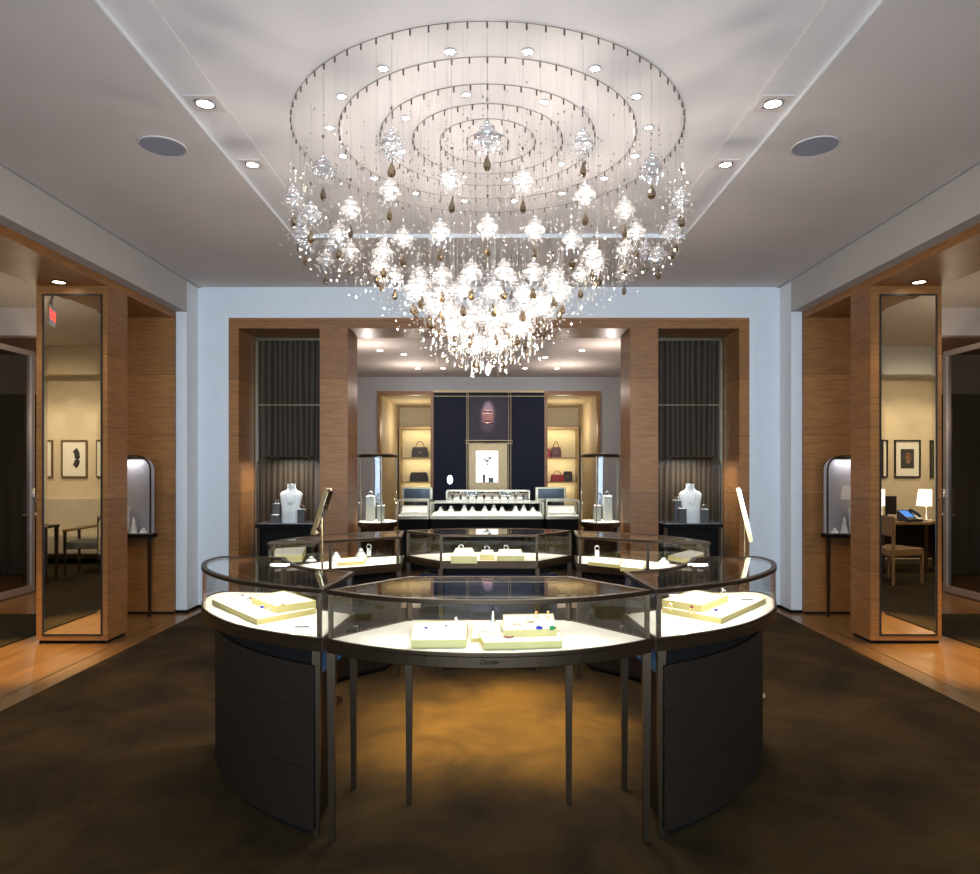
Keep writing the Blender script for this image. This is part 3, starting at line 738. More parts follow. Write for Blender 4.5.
# rear cases
tray_px([(337,563),(341,558.5),(367,556.5),(364,561.5)], ZF, .022, 'pale gold tray at the middle of the rear-left case')
tray_px([(272,556),(276,549),(306,547),(302,555)], ZF+.0, .05, 'grey box tray at the outer end of the rear-left case', 'pedestal')
for px, py, lab in ((336,560,'white cone stand in the rear-left case, nearest its inner post'), (361,556,'white cone stand in the rear-left case beside the gold tray')):
    x, y = onp(px, py, ZF); cone_stand(x, y, ZF, lab, .045, .06)
for px, py, lab in ((311,561,'white scalloped stand at the left of the rear-left case'),):
    x, y = onp(px, py, ZF); cone_stand(x, y, ZF, lab, .04, .035, 'whitefab', 'blackj')
x, y = onp(369, 556, ZF); pedestal(x, y, ZF, .03, .05, 'small block carrying a bracelet in the rear-left case', 'whitefab'); bracelet(x, y, ZF+.05, 'silver cuff bracelet on the small block in the rear-left case', R=.018)
x, y = onp(320, 559.5, ZF); bracelet(x, y, ZF, 'black strap bracelet standing by the inner post of the rear-left case', 'blackj', .022)
tray_px([(588,562),(592,556.5),(622,559),(619,565)], ZF, .022, 'pale gold tray at the inner end of the rear-right case')
tray_px([(620,567),(624,561),(646,562.5),(643,569.5)], ZF, .026, 'second pale gold tray of the rear-right case, nearer the corner post')
tray_px([(668,556),(690,550),(706,553),(690,560)], ZF, .03, 'grey box tray at the outer end of the rear-right case', 'pedestal')
x, y = onp(597, 557, ZF); pedestal(x, y, ZF, .03, .045, 'small block carrying a bracelet in the rear-right case', 'whitefab'); bracelet(x, y, ZF+.045, 'silver cuff bracelet on the small block in the rear-right case', R=.018)
x, y = onp(664, 563, ZF); cone_stand(x, y, ZF, 'low white stand right of the corner post in the rear-right case', .045, .04)
x, y = onp(636, 559, .849); tag(MB().box(-.03,.03,-.008,.008,0,.006).build('bracelet', M['blackj']), 'dark strap bracelet behind the rear-right trays', 'bracelet').location = (x, y-.0, ZF)
tray_px([(451,556.5),(456,548),(472,548),(477,556.5)], ZF, .05, 'white stepped tray at the left of the rear middle case')
tray_px([(480,555),(482,550),(493,550),(494,555)], ZF, .04, 'small white tray in the centre of the rear middle case')
tray_px([(497,556),(499,549.5),(521,549.5),(524,556)], ZF, .04, 'white tray at the right of the rear middle case')
for px, py, zz, lab in ((461,550,.873,'silver cuff bracelet on the stepped tray of the rear middle case'), (506,550.5,.863,'silver cuff bracelet on the right tray of the rear middle case'), (487,551,.863,'silver cuff bracelet on the small central tray of the rear middle case')):
    x, y = onp(px, py, zz); bracelet(x, y, zz, lab, R=.018)

# ------------------------------------------------------------------ arch-topped vitrines on legs
def rrect(hw, z0, z1, r, n=8):
    pts = [(-hw, z0), (hw, z0)]
    pts += [(hw-r+r*sin(a), z1-r+r*cos(a)) for a in [pi/2-i*pi/2/n for i in range(n+1)]]
    pts += [(-hw+r-r*sin(a), z1-r+r*cos(a)) for a in [i*pi/2/n for i in range(n+1)]]
    return pts
def vitrine(label, x, y, hw, hd, z0, z1, r=.12, grp='arch-topped vitrines', glow=3.0, wall=False):
    t = thing('glass_vitrine', label, 'display vitrine', (x, y, 0), grp)
    o_ = rrect(hw, z0, z1, r); i_ = rrect(hw-.012, z0+.0, z1-.012, r-.012)
    if wall: MB().xprism(i_, hd-.01, hd).build('back_panel', M['lav'], t, label='grey back panel')
    for yy, nm in ((-hd, 'front_frame'), (hd-.015, 'rear_frame'))[:1 if wall else 2]:
        m_ = MB(); n = len(o_)
        vs = [(a, yy, b_) for a, b_ in o_]+[(a, yy+.015, b_) for a, b_ in o_]+[(a, yy, b_) for a, b_ in i_]+[(a, yy+.015, b_) for a, b_ in i_]
        fs = []
        for k in range(1, n):
            j = (k+1) % n
            fs += [(j,k,k+n,j+n), (k+2*n,j+2*n,j+3*n,k+3*n), (k,j,j+2*n,k+2*n), (j+n,k+n,k+3*n,j+3*n)]
        m_.add(vs, fs).build(nm, M['bronze'], t)
    # curved glass hood and glass front
    m_ = MB(); a_ = o_[1:]; n = len(a_); ins = i_[1:]
    vs = [(p_[0]*.995, -hd+.015, p_[1]-.002) for p_ in a_]+[(p_[0]*.995, hd-.015, p_[1]-.002) for p_ in a_]
    m_.add(vs, [(k, k+1, k+1+n, k+n) for k in range(n-1)], True).build('glass_hood', M['glass'], t)
    MB().xprism(rrect(hw-.012, z0+.012, z1-.012, r-.012), -hd+.005, -hd+.009).build('glass_front', M['glass'], t)
    MB().box(-hw+r*.7, hw-r*.7, -hd+.02, hd-.02, z1-.035, z1-.014).build('light_box', M['black'], t, bevel=.003)
    MB().box(-hw-.012, hw+.012, -hd-.012, hd+.004, z0-.045, z0-.006).build('deck_frame', M['black'], t, bevel=.004)
    MB().box(-hw, hw, -hd, hd, z0-.006, z0+.004).build('deck', M['chrome'], t)
    for sx in (-1, 1):
        for sy in ((-1,) if wall else (-1, 1)): leg(MB(), (sx*(hw-.02), sy*(hd-.02)), z0-.045).build('leg', M['bronze'], t)
    area('vitrine_lamp', (x, y, z1-.04), (hw-r*.7)*1.8, glow, (.95, .97, 1), (0,0,0), .02)
    return t
for s in (-1, 1):
    sd = 'left' if s < 0 else 'right'
    vx = s*2.24
    vt = vitrine('arch-topped glass vitrine with necklace bust in the %s niche of the back wall' % sd, vx, 7.86, .315, .17, .90, 1.645, glow=8)
    MB().box(-.29, .29, -.12, .14, .0, .855).build('cabinet_base', M['black'], vt)
    z = .904
    bx = P(289 if s < 0 else 690, 523, .9)
    necklace_bust(s*2.22 if s < 0 else 2.26, 7.85, z, 'white necklace bust with pendant in the %s niche vitrine' % sd, .43, grp='necklace busts')
    pedestal(vx-.135*1, 7.84, z, .075, .21 if s < 0 else .25, 'taller grey pedestal behind a short one in the %s niche vitrine' % sd)
    pedestal(vx-.13 if s < 0 else vx-.10, 7.76, z, .08, .09 if s < 0 else .16, 'shorter grey pedestal in front in the %s niche vitrine' % sd)
    pedestal(vx+.155, 7.80, z, .08, .15, 'grey pedestal on the right of the bust in the %s niche vitrine' % sd)
    bracelet(vx+.155, 7.80, z+.15, 'silver bracelet on the pedestal right of the bust in the %s niche' % sd, R=.022)
    bracelet(vx-.135, 7.84, z+(.21 if s < 0 else .25), 'silver bracelet on the tall pedestal in the %s niche' % sd, R=.018)
    # side niche vitrine beside mirror pillar
    vx = s*3.765; z = .849
    vitrine('arch-topped glass vitrine half hidden behind the %s mirror pillar' % sd, vx, 7.15, .335, .055, .845, 1.64, .15, glow=1.8, wall=True)
    cone_stand(s*3.53, 7.15, z, 'low white stand in the vitrine behind the %s mirror pillar' % sd, .042, .05)
    cone_stand(s*3.63, 7.15, z, 'taller white stand in the vitrine behind the %s mirror pillar' % sd, .04, .16)
    pedestal(s*3.73, 7.15, z, .08, .24, 'white pedestal in the vitrine behind the %s mirror pillar' % sd, 'whitefab')

# ------------------------------------------------------------------ round tower vitrines
for s in (-1, 1):
    sd = 'left' if s < 0 else 'right'
    x, y = s*1.34, 8.42
    t = thing('tower_vitrine', 'round glass tower vitrine with lit white deck by the %s portal column' % sd, 'display vitrine', (x, y, 0), 'round tower vitrines')
    MB().lathe([(.20, 0), (.205, .02), (.20, .80), (.235, .82), (.235, .865)], n=32).build('pedestal_base', M['bronze'], t)
    MB().cyl((0,0), .228, .865, .875, 32).build('lit_deck', M['deck'], t)
    m_ = MB(); n = 32
    m_.add([(.232*cos(2*pi*k/n), .232*sin(2*pi*k/n), z) for z in (.867, 1.64) for k in range(n)], [(k, (k+1) % n, (k+1) % n+n, k+n) for k in range(n)], True).build('glass_cylinder', M['glass'], t)
    MB().lathe([(.238, 1.64), (.238, 1.665), (.20, 1.68), (.01, 1.68)], n=32).build('cap', M['bronze'], t)
    for a in (-70 if s < 0 else 250, 20, 160):
        MB().cyl((.234*cos(radians(a)), .234*sin(radians(a))), .008, .865, 1.645, 8).build('post', M['bronze_l'], t)
    spot('tower_lamp', (x, y, 1.62), 130, (1, .96, .88), 75, .5, (x, y, .8), .05)
    pedestal(x-s*-.09*1-.0, y+.02, .876, .095, .30, 'taller grey-green block in the %s tower vitrine' % sd, 'pedestal')
    pedestal(x-s*.05, y-.07, .876, .08, .19, 'shorter grey-green block in the %s tower vitrine' % sd, 'pedestal')
    bracelet(x+s*.09, y+.02, 1.177, 'silver bracelet on the taller block in the %s tower vitrine' % sd, R=.025)
    ring_stand(x-s*.05, y-.07, 1.067, 'silver ring on the shorter block in the %s tower vitrine' % sd, 'silver', r=.018)

# ------------------------------------------------------------------ standing mirrors on brass stands
def stand_mirror(x, y, top, tilt, label, w=.11, h=.32, yaw=0):
    t = thing('standing_mirror', label, 'mirror', (x, y, .012), rz=yaw)
    MB().cyl((0,0), .13, 0, .012, 24).build('base', M['brass'], t)
    MB().cyl((0,0), .007, .012, top-h*.45, 8).build('pole', M['brass'], t)
    fr = MB().box(-w, w, -.012, .012, -h/2, h/2); gl = MB().box(-w+.012, w-.012, -.014, -.011, -h/2+.012, h/2-.012)
    for m_, nm, mt in ((fr, 'mirror_back', 'brass'), (gl, 'mirror_glass', 'mirror')):
        m_.xf(Matrix.Translation((0, 0, top-h*.5)) @ Matrix.Rotation(radians(tilt), 4, 'X')).build(nm, M[mt], t)
    return t
stand_mirror(-1.06, 4.45, 1.37, 18, 'brass standing mirror seen almost edge-on before the left portal column', yaw=radians(84), h=.30, w=.055)
stand_mirror(1.68, 4.60, 1.37, -13, 'slim brass standing mirror seen edge-on beside the right portal casing', yaw=radians(69), h=.36, w=.06)

# ------------------------------------------------------------------ back room
MB().box(-4.4, 4.4, BY2, 12.5, 3.14, 3.3).build('ceiling_back_room', M['ceil'], kind=S)
for s, sd in ((-1, 'left'), (1, 'right')):
    MB().box(s*3.2, s*3.3, BY2+.18, 12.6, 0, 3.14).build('wall_back_room_'+sd, M['greywall'], kind=S)
    MB().box(s*1.985, s*3.2, 12.5, 12.6, 0, 3.14).build('wall_feature_'+sd, M['greywall'], kind=S)
MB().box(-1.985, 1.985, 12.5, 12.6, 2.885, 3.14).build('wall_feature_top', M['greywall'], kind=S)
tag(MB().box(-3.1, 3.1, 8.4, 12.3, 0, .012).build('carpet', M['rug']), 'brown carpet on the floor of the back room', 'carpet')
# wood frames round the two openings
for s, sd in ((-1, 'left'), (1, 'right')):
    f = MB().box(s*1.985, s*1.935, 12.44, 12.62, 0, 2.885).box(s*1.04, s*.985, 12.44, 12.62, 0, 2.885).box(s*1.935, s*1.04, 12.44, 12.62, 2.82, 2.885)
    f.build('door_%d' % (1 if s < 0 else 2), M['wood_plain'], kind=S)
    MB().box(s*1.0, s*2.6, 12.62, 15.4, 2.84, 2.95).build('ceiling_alcove_'+sd, M['cream'], kind=S)
    MB().box(s*1.95, s*2.05, 12.62, 15.4, 0, 2.84).build('wall_alcove_'+sd, M['cream'], kind=S)
    MB().box(s*.95, s*2.05, 15.3, 15.4, 0, 2.84).build('wall_alcove_end_'+sd, M['cream'], kind=S)
    MB().box(s*.9, s*.97, 12.62, 15.4, 0, 2.84).build('wall_alcove_inner_'+sd, M['cream'], kind=S)
    u = thing('shelf_unit', 'backlit cream shelf unit with handbags in the %s alcove' % sd, 'shelf', (s*1.45, 15.28, 0), 'lit shelf units')
    MB().box(-.45, .45, -.02, 0, .7, 2.38).build('back_panel', M['shelfback'], u)
    MB().box(-.47, -.43, -.36, 0, 0, 2.4).box(.43, .47, -.36, 0, 0, 2.4).box(-.43, .43, -.36, 0, 2.35, 2.4).box(-.43, .43, -.36, 0, 0, .7).build('cabinet_frame', M['gold'], u)
    for z in (1.20, 1.72): MB().box(-.43, .43, -.34, -.02, z, z+.03).build('shelf', M['gold'], u)
    for z in (1.19, 1.71, 2.34): area('shelf_led', (s*1.45, 15.05, z-.01), .8, 2.4, (1, .84, .52), (radians(25), 0, 0), .03)
    point('alcove_lamp', (s*1.45, 13.9, 2.3), 14, (1, .86, .6), .1)
# bags
def handbag(x, y, z, w, h, d, mat, label, handle=True):
    t = thing('handbag', label, 'handbag', (x, y, z), 'handbags')
    prof = [(-w/2, 0), (w/2, 0), (w/2*.96, h*.6), (w/2*.82, h), (-w/2*.82, h), (-w/2*.96, h*.6)]
    MB().xprism(prof, -d/2, d/2).build('bag_body', M[mat], t, bevel=.008)
    MB().box(-w*.42, w*.42, -d/2-.006, -d/2, h*.5, h*.97).build('flap', M[mat], t)
    if handle: MB().tube([(w*.24*cos(a), 0, h+h*.55*sin(a)) for a in [pi*i/12 for i in range(13)]], .008, 6).build('handle', M[mat], t)
    MB().box(-.02, .02, -d/2-.012, -d/2-.005, h*.42, h*.52).build('clasp', M['goldj'], t)
    return t
def bp(px, d): return (px-HX)*d/F
handbag(bp(420,15.1), 15.1, 1.75, .36, .22, .14, 'bag_d', 'dark brown handbag with looped handle on the upper shelf')
handbag(bp(419,15.1), 15.1, 1.23, .40, .20, .14, 'bag_d', 'long black clutch bag on the lower shelf, no raised handle', False)
handbag(bp(556,15.1), 15.1, 1.75, .22, .22, .12, 'bag_w', 'dark wine handbag with tall looped handle on the upper shelf')
handbag(bp(547,15.1), 15.12, 1.75, .16, .19, .12, 'bag_r', 'red handbag partly cut off by the frame on the upper shelf', False)
handbag(bp(557,15.1), 15.05, 1.23, .30, .15, .12, 'bag_r', 'bright red handbag on the lower shelf')
handbag(bp(568,15.1), 15.15, 1.23, .20, .22, .10, 'bag_d', 'black handbag standing behind the bright red bag', False)
# dark feature wall
fw = thing('feature_wall', 'dark navy feature wall panelling with a plum panel and bronze lines', 'wall panelling', (0, 12.5, 0))
MB().box(-.985, -.39, -.04, .1, 0, 2.86).build('navy_panel', M['navyfab'], fw); MB().box(.39, .985, -.04, .1, 0, 2.86).build('navy_panel', M['navyfab'], fw)
MB().box(-.36, .33, -.05, .1, 2.02, 2.80).build('plum_panel', M['plum'], fw, label='plum upper panel')
MB().box(-.39, .39, -.03, .1, 1.95, 2.86).box(-.39, .39, -.03, .1, 0, 1.13).box(-.39, -.355, -.03, .1, 1.13, 1.95).box(.325, .39, -.03, .1, 1.13, 1.95).build('backing', M['navyfab'], fw)
MB().box(-.26, .19, .2, .3, 1.1, 1.95).build('niche_back', M['whitelit'], fw, label='lit white back of the display window')
m_ = MB()
for x in (-.40, -.375, .345, .385): m_.box(x, x+.008, -.065, -.03, 1.1, 2.86)
m_.box(-.42, .42, -.065, -.03, 2.0, 2.012).box(-.42, .42, -.065, -.03, 1.955, 1.965).box(-.985, .985, -.06, -.03, 2.79, 2.80).box(-.985, .985, -.07, -.02, 2.86, 2.9)
m_.build('metal_lines', M['gold'], fw)
m_ = MB().box(-.355, -.235, -.06, .2, 1.13, 1.95).box(.165, .325, -.06, .2, 1.13, 1.95).box(-.235, .165, -.06, .2, 1.83, 1.95).box(-.235, .165, -.06, .2, 1.13, 1.26)
m_.build('window_frame', M['gold'], fw, label='gold frame of the display window')
# crest emblem (raised, generic) on the plum panel
m_ = MB()
for j in range(3):
    for i in range(5): m_.torus((-.08+i*.04, -.056, 2.38+j*.045), .017, .004, 'y', 10, 4)
m_.tube([(-.11, -.056, 2.51), (-.06, -.056, 2.56), (0, -.056, 2.54), (.06, -.056, 2.56), (.11, -.056, 2.51)], .006, 5)
m_.tube([(-.11, -.056, 2.35), (0, -.056, 2.31), (.11, -.056, 2.35)], .006, 5)
em = m_.build('emblem', pmat('copper_emblem', (.65, .32, .25), .3, .8), fw, label='copper crest emblem'); em.location = (-.02, 0, 0)
spot('emblem_lamp', (0, 12.1, 3.1), 130, (1, .85, .85), 24, .8, (-.02, 12.45, 2.5))
tag(MB().lathe([(.055, -.012), (.055, .0), (.05, .008)], n=24, sy=1.0).xf(Matrix.Rotation(pi/2, 4, 'X') @ Matrix.Scale(1.6, 4, (0,1,0))).build('wall_plaque', M['chrome']), 'small oval silver plaque on the navy panel', 'plaque').location = (bp(450, 12.44), 12.435, 1.31)
for px, w, h, lab, nm in ((484, .05, .12, 'small dark bottle box standing in the lit display window', 0), (491, .09, .06, 'low dark box beside the taller one in the lit display window', 1)):
    t = thing('gift_box', lab, 'box', (bp(px, 12.6), 12.58, 1.262)); MB().box(-w/2, w/2, -.03, .03, 0, h).build('box_body', M['frame_d'], t); MB().box(-w/2*1.06, w/2*1.06, -.033, .033, h, h+.02).build('lid', M['greyped'], t)
t = thing('orchid', 'pale blossom spray hanging in the top of the lit display window', 'flowers', (bp(487, 12.6), 12.6, 1.60))
m_ = MB()
for i in range(9): m_.sphere((random.uniform(-.06,.06), 0, random.uniform(-.02,.14)), .022, 8, .7)
m_.build('blossoms', M['pedestal'], t); MB().tube([(0,0,-.339),(0.01,0,-.1),(0,0,.1)], .004, 5).build('stem', M['gold'], t)

# counters at the back
def counter(label, px0, px1, y0, z0, zt, dep, grp='back room counters', items=9, base=True, mat='bronze_l', itemmat='whitefab', glow=4):
    d = y0; x0 = bp(px0, d); x1 = bp(px1, d); cx = (x0+x1)/2; hw = (x1-x0)/2
    t = thing('glass_counter', label, 'display counter', (cx, y0, 0.012), grp)
    if base: MB().box(-hw+.02, hw-.02, .04, dep-.02, -.0, z0-.05).build('cabinet', M['black'], t)
    else: MB().box(-hw+.02, hw-.02, .04, dep-.02, z0-.2, z0-.05).build('cabinet', M['black'], t)
    MB().box(-hw, hw, 0, dep, z0-.05, z0-.01).build('deck_frame', M[mat], t)
    MB().box(-hw+.01, hw-.01, .01, dep-.01, z0-.012, z0).build('deck', M['deck'], t)
    pl = [(-hw, 0), (hw, 0), (hw, dep), (-hw, dep)]
    MB().ring(inset(pl, .003), .005, z0, zt-.016).prism(inset(pl, .02), zt-.012, zt-.006).build('glass_box', M['glass'], t)
    MB().ring(pl, .028, zt-.018, zt).build('top_frame', M[mat], t)
    for a in (-hw+.01, hw-.01):
        for b_ in (.01, dep-.01): MB().obox((a, b_), (1,0), .01, .01, z0-.01, zt-.017).build('corner_post', M[mat], t)
    area('counter_led', (cx, y0+.06, zt+.012-.03), hw*1.8, glow*1.4, (1, .95, .85), (radians(-12), 0, 0), .03)
    return t, cx, hw
_, cx, hw = counter('wide glass counter of white cones in front of the navy feature wall', 430, 543.5, 10.3, .80, 1.0, .5, glow=4)
pdt = [o for o in COL.objects if o.name.startswith('glass_counter')][-1]
MB().add([(-hw+.03,.03,-.0),(hw-.03,.03,.0),(hw-.03,.46,.0),(-hw+.03,.46,.0),(-hw+.03,.03,.006),(hw-.03,.03,.006),(hw-.03,.12,.04),(-hw+.03,.12,.04),(hw-.03,.46,.04),(-hw+.03,.46,.04)], [(3,2,1,0),(4,5,6,7),(7,6,8,9),(0,1,5,4),(9,8,2,3),(1,2,8,6),(1,6,5),(3,0,7),(3,7,9),(0,4,7)]).xf(Matrix.Translation((0,0,.80))).build('sloped_pad', M['tray'], pdt)
for i in range(10):
    k = [0, 1, 2.3, 3.1, 4.3, 5.2, 6.0, 7.3, 8.1, 9][i]
    cone_stand(cx-hw+.14+k*(2*hw-.28)/9, 10.3+.24, .853, '%s white cone stand from the left in the wide back counter' % (['first', 'second', 'third', 'fourth', 'fifth', 'sixth', 'seventh', 'eighth', 'ninth', 'last'][i]), (.06), .08+.015*(i % 3), metal='silver')
t, cx, hw = counter('upper tier counter of dark watches behind the wide counter', 446, 530, 11.3, .99, 1.14, .4, glow=2)
MB().add([(-hw+.03,.04,.988),(hw-.03,.04,.988),(hw-.03,.36,.988),(-hw+.03,.36,.988),(-hw+.03,.04,.995),(hw-.03,.04,.995),(hw-.03,.36,1.09),(-hw+.03,.36,1.09)], [(3,2,1,0),(4,5,6,7),(0,1,5,4),(1,2,6,5),(2,3,7,6),(3,0,4,7)]).build('sloped_pad', M['tray'], t)
for i in range(10):
    x = cx-hw+.1+i*(2*hw-.2)/9
    t = thing('watch', '%s dark strapped watch from the left in the upper tier counter' % (['first', 'second', 'third', 'fourth', 'fifth', 'sixth', 'seventh', 'eighth', 'ninth', 'last'][i]), 'watch', (x, 11.40, 1.010), 'watches')
    MB().torus((0,0,.05), .040, .020, 'x', 14).build('strap', M['blackj'], t)
    MB().cyl((0,0), .016, -.006, .006, 14).xf(Matrix.Translation((0, -.042, .06)) @ Matrix.Rotation(radians(60), 4, 'X')).build('watch_case', M['silver'], t)
for s in (-1, 1):
    sd = 'left' if s < 0 else 'right'
    px0, px1 = (397, 429) if s < 0 else (546, 580)
    t, cx, hw = counter('small glass counter on the %s of the wide back counter' % sd, px0, px1, 10.3, .80, 1.03, .45, glow=2.4)
    for i in range(3):
        bracelet(cx-hw*.55+i*hw*.5, 10.5, .812, '%s silver bracelet in the %s small back counter' % (['first', 'middle', 'last'][i], sd), R=.035)
    tray_px([(cx-hw*.8, 10.36), (cx+hw*.8, 10.36), (cx+hw*.8, 10.44), (cx-hw*.8, 10.44)], .812, .05, 'white tray at the front of the %s small back counter' % sd, px=False)
    tray_px([(cx-hw*.8, 10.56), (cx+hw*.8, 10.56), (cx+hw*.8, 10.70), (cx-hw*.8, 10.70)], .812, .13, 'tall white step at the rear of the %s small back counter' % sd, px=False)
    o_ = thing('navy_cabinet', 'navy fronted upper box behind the %s small counter' % sd, 'cabinet', (bp(417 if s < 0 else 551, 11.4), 11.4, 0))
    MB().box(-.21, .21, 0, .3, 1.02, 1.18).build('navy_front', M['navy'], o_); MB().box(-.25, .25, .02, .34, .98, 1.02).box(-.25, .25, .02, .34, 1.18, 1.2).box(-.25, -.21, .02, .34, 1.02, 1.18).box(.21, .25, .02, .34, 1.02, 1.18).build('metal_frame', M['bronze_l'], o_)
    MB().box(-.22, .22, .05, .3, .012, .98).build('cabinet_base', M['black'], o_)
# recessed lights of the back room
for i, (px, py) in enumerate(((404, 354), (418, 368), (545, 357), (557, 368), (443,368), (525,368), (582, 350), (380,350))):
    d = 1.64*F/(HY-py)
    if d < 12.3: downlight((bp(px, d), d, 3.138), .045, '%s recessed lamp of the back room ceiling' % ['brighter front left', 'rear left', 'front right', 'rear right', 'rear middle left', 'rear middle right', 'nearest right', 'nearest left'][i], 'back room downlights')

# ------------------------------------------------------------------ side bays: glass doors, curtains, furniture
for s in (-1, 1):
    sd = 'left' if s < 0 else 'right'
    t = thing('glass_door', 'tall steel-framed dark glass door beyond the %s mirror pillar' % sd, 'door', (s*5.57, 7.4, 0), 'steel-framed glass doors')
    MB().box(-.03, .03, 1.08, 1.14, .012, 2.93).box(-.03, .03, 0, .06, .012, 2.93).box(-.03, .03, .06, 1.08, .012, .09).box(-.03, .03, .06, 1.08, 2.87, 2.93).build('door_frame', M['steel'], t)
    MB().box(-.005, .005, .06, 1.08, .09, 2.87).build('glass_pane', M['glassd'], t)
    MB().tube([(-s*.04, 1.11, 1.08), (-s*.04, 1.11, 1.26)], .012, 8).box(-s*.04, 0, 1.10, 1.12, 1.09, 1.11).box(-s*.04, 0, 1.10, 1.12, 1.23, 1.25).build('handle', M['chrome'], t)
    # curtain
    m_ = MB(); n = 60; k = n+1
    pts = [(s*(6.30+i*2.8/n), 9.82+.04*sin(i*1.3)) for i in range(n+1)]
    vs = [(x, y, .02) for x, y in pts]+[(x, y, 2.55) for x, y in pts]+[(x, y+.03, .02) for x, y in pts]+[(x, y+.03, 2.55) for x, y in pts]
    m_.add(vs, [(i, i+1, i+1+k, i+k) for i in range(n)]+[(i+2*k, i+3*k, i+1+3*k, i+1+2*k) for i in range(n)]+[(i+k, i+1+k, i+1+3*k, i+3*k) for i in range(n)], True)
    tag(m_.build('curtain', M['curtain']), 'black floor-length curtain behind the %s glass door' % sd, 'curtain', 'black curtains')
    spot('far_floor_spot', (s*6.9, 9.1, 3.1), 60, (1, .72, .35), 44, .7, (s*6.9, 9.2, 0))
    # framed pictures on bay wall, seen in the mirrors
    wx = [-7.42, -6.85, -6.27] if s < 0 else [6.37, 6.91, 7.50]
    for i, x in enumerate(wx):
        x = x+(0 if s < 0 else .0)
        lab = [['pale abstract print in a wood frame, outermost on the armchair wall', 'framed print of a dark curved shape above the cream sofa', 'dark print in a wood frame, nearest the shop floor on the armchair wall'],
               ['black framed print nearest the shop floor on the desk wall', 'black framed print of a brown glowing face shape above the desk', 'black framed print outermost on the desk wall']][0 if s < 0 else 1][i]
        t = thing('framed_picture', lab, 'picture', (x, .42, 1.36), 'framed pictures in the side rooms')
        hw = .215
        MB().ring([(-hw, -.0), (hw, 0), (hw, .62), (-hw, .62)], .022, 0, .03).xf(Matrix.Rotation(pi/2, 4, 'X') @ Matrix.Scale(-1, 4, (0,0,1))).build('picture_frame', M['frame_l' if s < 0 else 'frame_d'], t)
        MB().box(-hw+.02, hw-.02, 0, .012, .02, .60).build('mat_board', M['paper'], t)
        m_ = MB()
        if s < 0:
            m_.tube([(-.05*k_*.2+.06*cos(a), .014, .32+.14*sin(a)) for a in [-1.3+i_*.26 for i_ in range(11)] for k_ in (1,)], .045, 8).xf(Matrix.Translation((-.0, .0088, 0)) @ Matrix.Scale(.3, 4, (0,1,0)))
            m_.build('print', M['ink'], t)
        else:
            m_.box(-.11, .11, .012, .015, .15, .47).build('print', M['ink'], t)
            MB().lathe([(.05, 0), (.05, .003)], n=16, sy=1.0).xf(Matrix.Translation((.015, .015, .32)) @ Matrix.Rotation(-pi/2, 4, 'X') @ Matrix.Scale(1.8, 4, (0,1,0))).build('print_figure', M['inkb'], t)
        spot('picture_lamp', (x, 1.5, 3.4), 60, (1, .84, .58), 50, .8, (x, .42, 1.75))
    spot('bay_wash', (s*6.8, 2.6, 3.4), 150, (1, .84, .58), 110, .9, (s*6.8, .6, .6))
    for (x, y, pw) in ((4.15, 5.2, 1200), (5.0, 7.9, 150), (4.6, 3.4, 60), (6.6, 4.6, 30)):
        spot('bay_downlight', (s*x, y, 3.44), pw, (1, .68, .28), 30 if y == 5.2 else 40, .8, (s*(x-.35 if y == 5.2 else x), y+.2, 0))
    downlight((s*6.1, 4.2, 3.467), .05, 'recessed lamp in the %s side room ceiling' % sd, 'side room lamps', 'warml')
    point('bay_fill', (s*4.9, 7.7, 2.1), 22, (1, .82, .55), .2)
    point('bay_fill', (s*6.0, 4.6, 2.5), 60, (1, .86, .62), .2)
    spot('soffit_spot', (s*3.60, 5.80, 3.05), 30, (1, .85, .62), 95, .8, (s*3.62, 5.7, 0))
    # small far vitrine glimpsed past the door frame
    x, y = s*6.0, 9.45
    t = thing('glass_vitrine', 'tiny lit vitrine glimpsed past the %s glass door frame' % sd, 'display vitrine', (x, y, 0), 'far vitrines')
    MB().box(-.2, .2, -.15, .15, 0, .88).build('cabinet', M['black'], t); MB().box(-.2, .2, -.15, .15, .88, .90).build('deck', M['deck'], t)
    MB().ring([(-.2,-.15),(.2,-.15),(.2,.15),(-.2,.15)], .006, .9, 1.25).build('glass_box', M['glass'], t)
    cone_stand(x-.05*s, y, .901, 'white stand in the tiny vitrine past the %s door frame' % sd, .05, .14)
    point('far_vitrine_lamp', (x, y, 1.22), 2.5, (1, .93, .8), .02)
# left bay: sofa, armchair, side table
t = thing('sofa', 'long cream upholstered wall sofa under the framed print', 'sofa', (-6.9, .44, .012))
MB().box(-1.3, 1.3, .12, .72, .16, .46).build('seat', M['sofa'], t, bevel=.03)
MB().box(-1.3, 1.3, 0, .16, .16, 1.02).build('backrest', M['sofa'], t, bevel=.02)
for a in (-1.2, 1.2):
    for b_ in (.1, .65): leg(MB(), (a, b_), .165, .02, .015).build('leg', M['chairwood'], t)
def armchair(label, x, y, rz, tan=False):
    t = thing('armchair' if not tan else 'desk_chair', label, 'chair', (x, y, .012), rz=rz)
    wm = M['oak'] if tan else M['chairwood']
    for a in (-.25, .25):
        leg(MB(), (a, -.24), .42 if tan else .62, .018, .012).build('leg', wm, t)
        leg(MB(), (a, .24), .86 if tan else .62, .018, .012).build('leg', wm, t)
        if not tan: MB().tube([(a, -.27, .62), (a, 0, .66), (a, .25, .70), (a, .29, .80)], .018, 8).build('armrest', M['oak'], t)
    MB().box(-.26, .26, -.26, .26, .36, .46).build('seat', M['chairfab'] if not tan else M['oak'], t, bevel=.015)
    MB().box(-.25, .25, .22, .27, .46 if not tan else .62, .80 if not tan else .88).build('backrest', M['chairfab'] if not tan else M['oak'], t, bevel=.015)
    return t
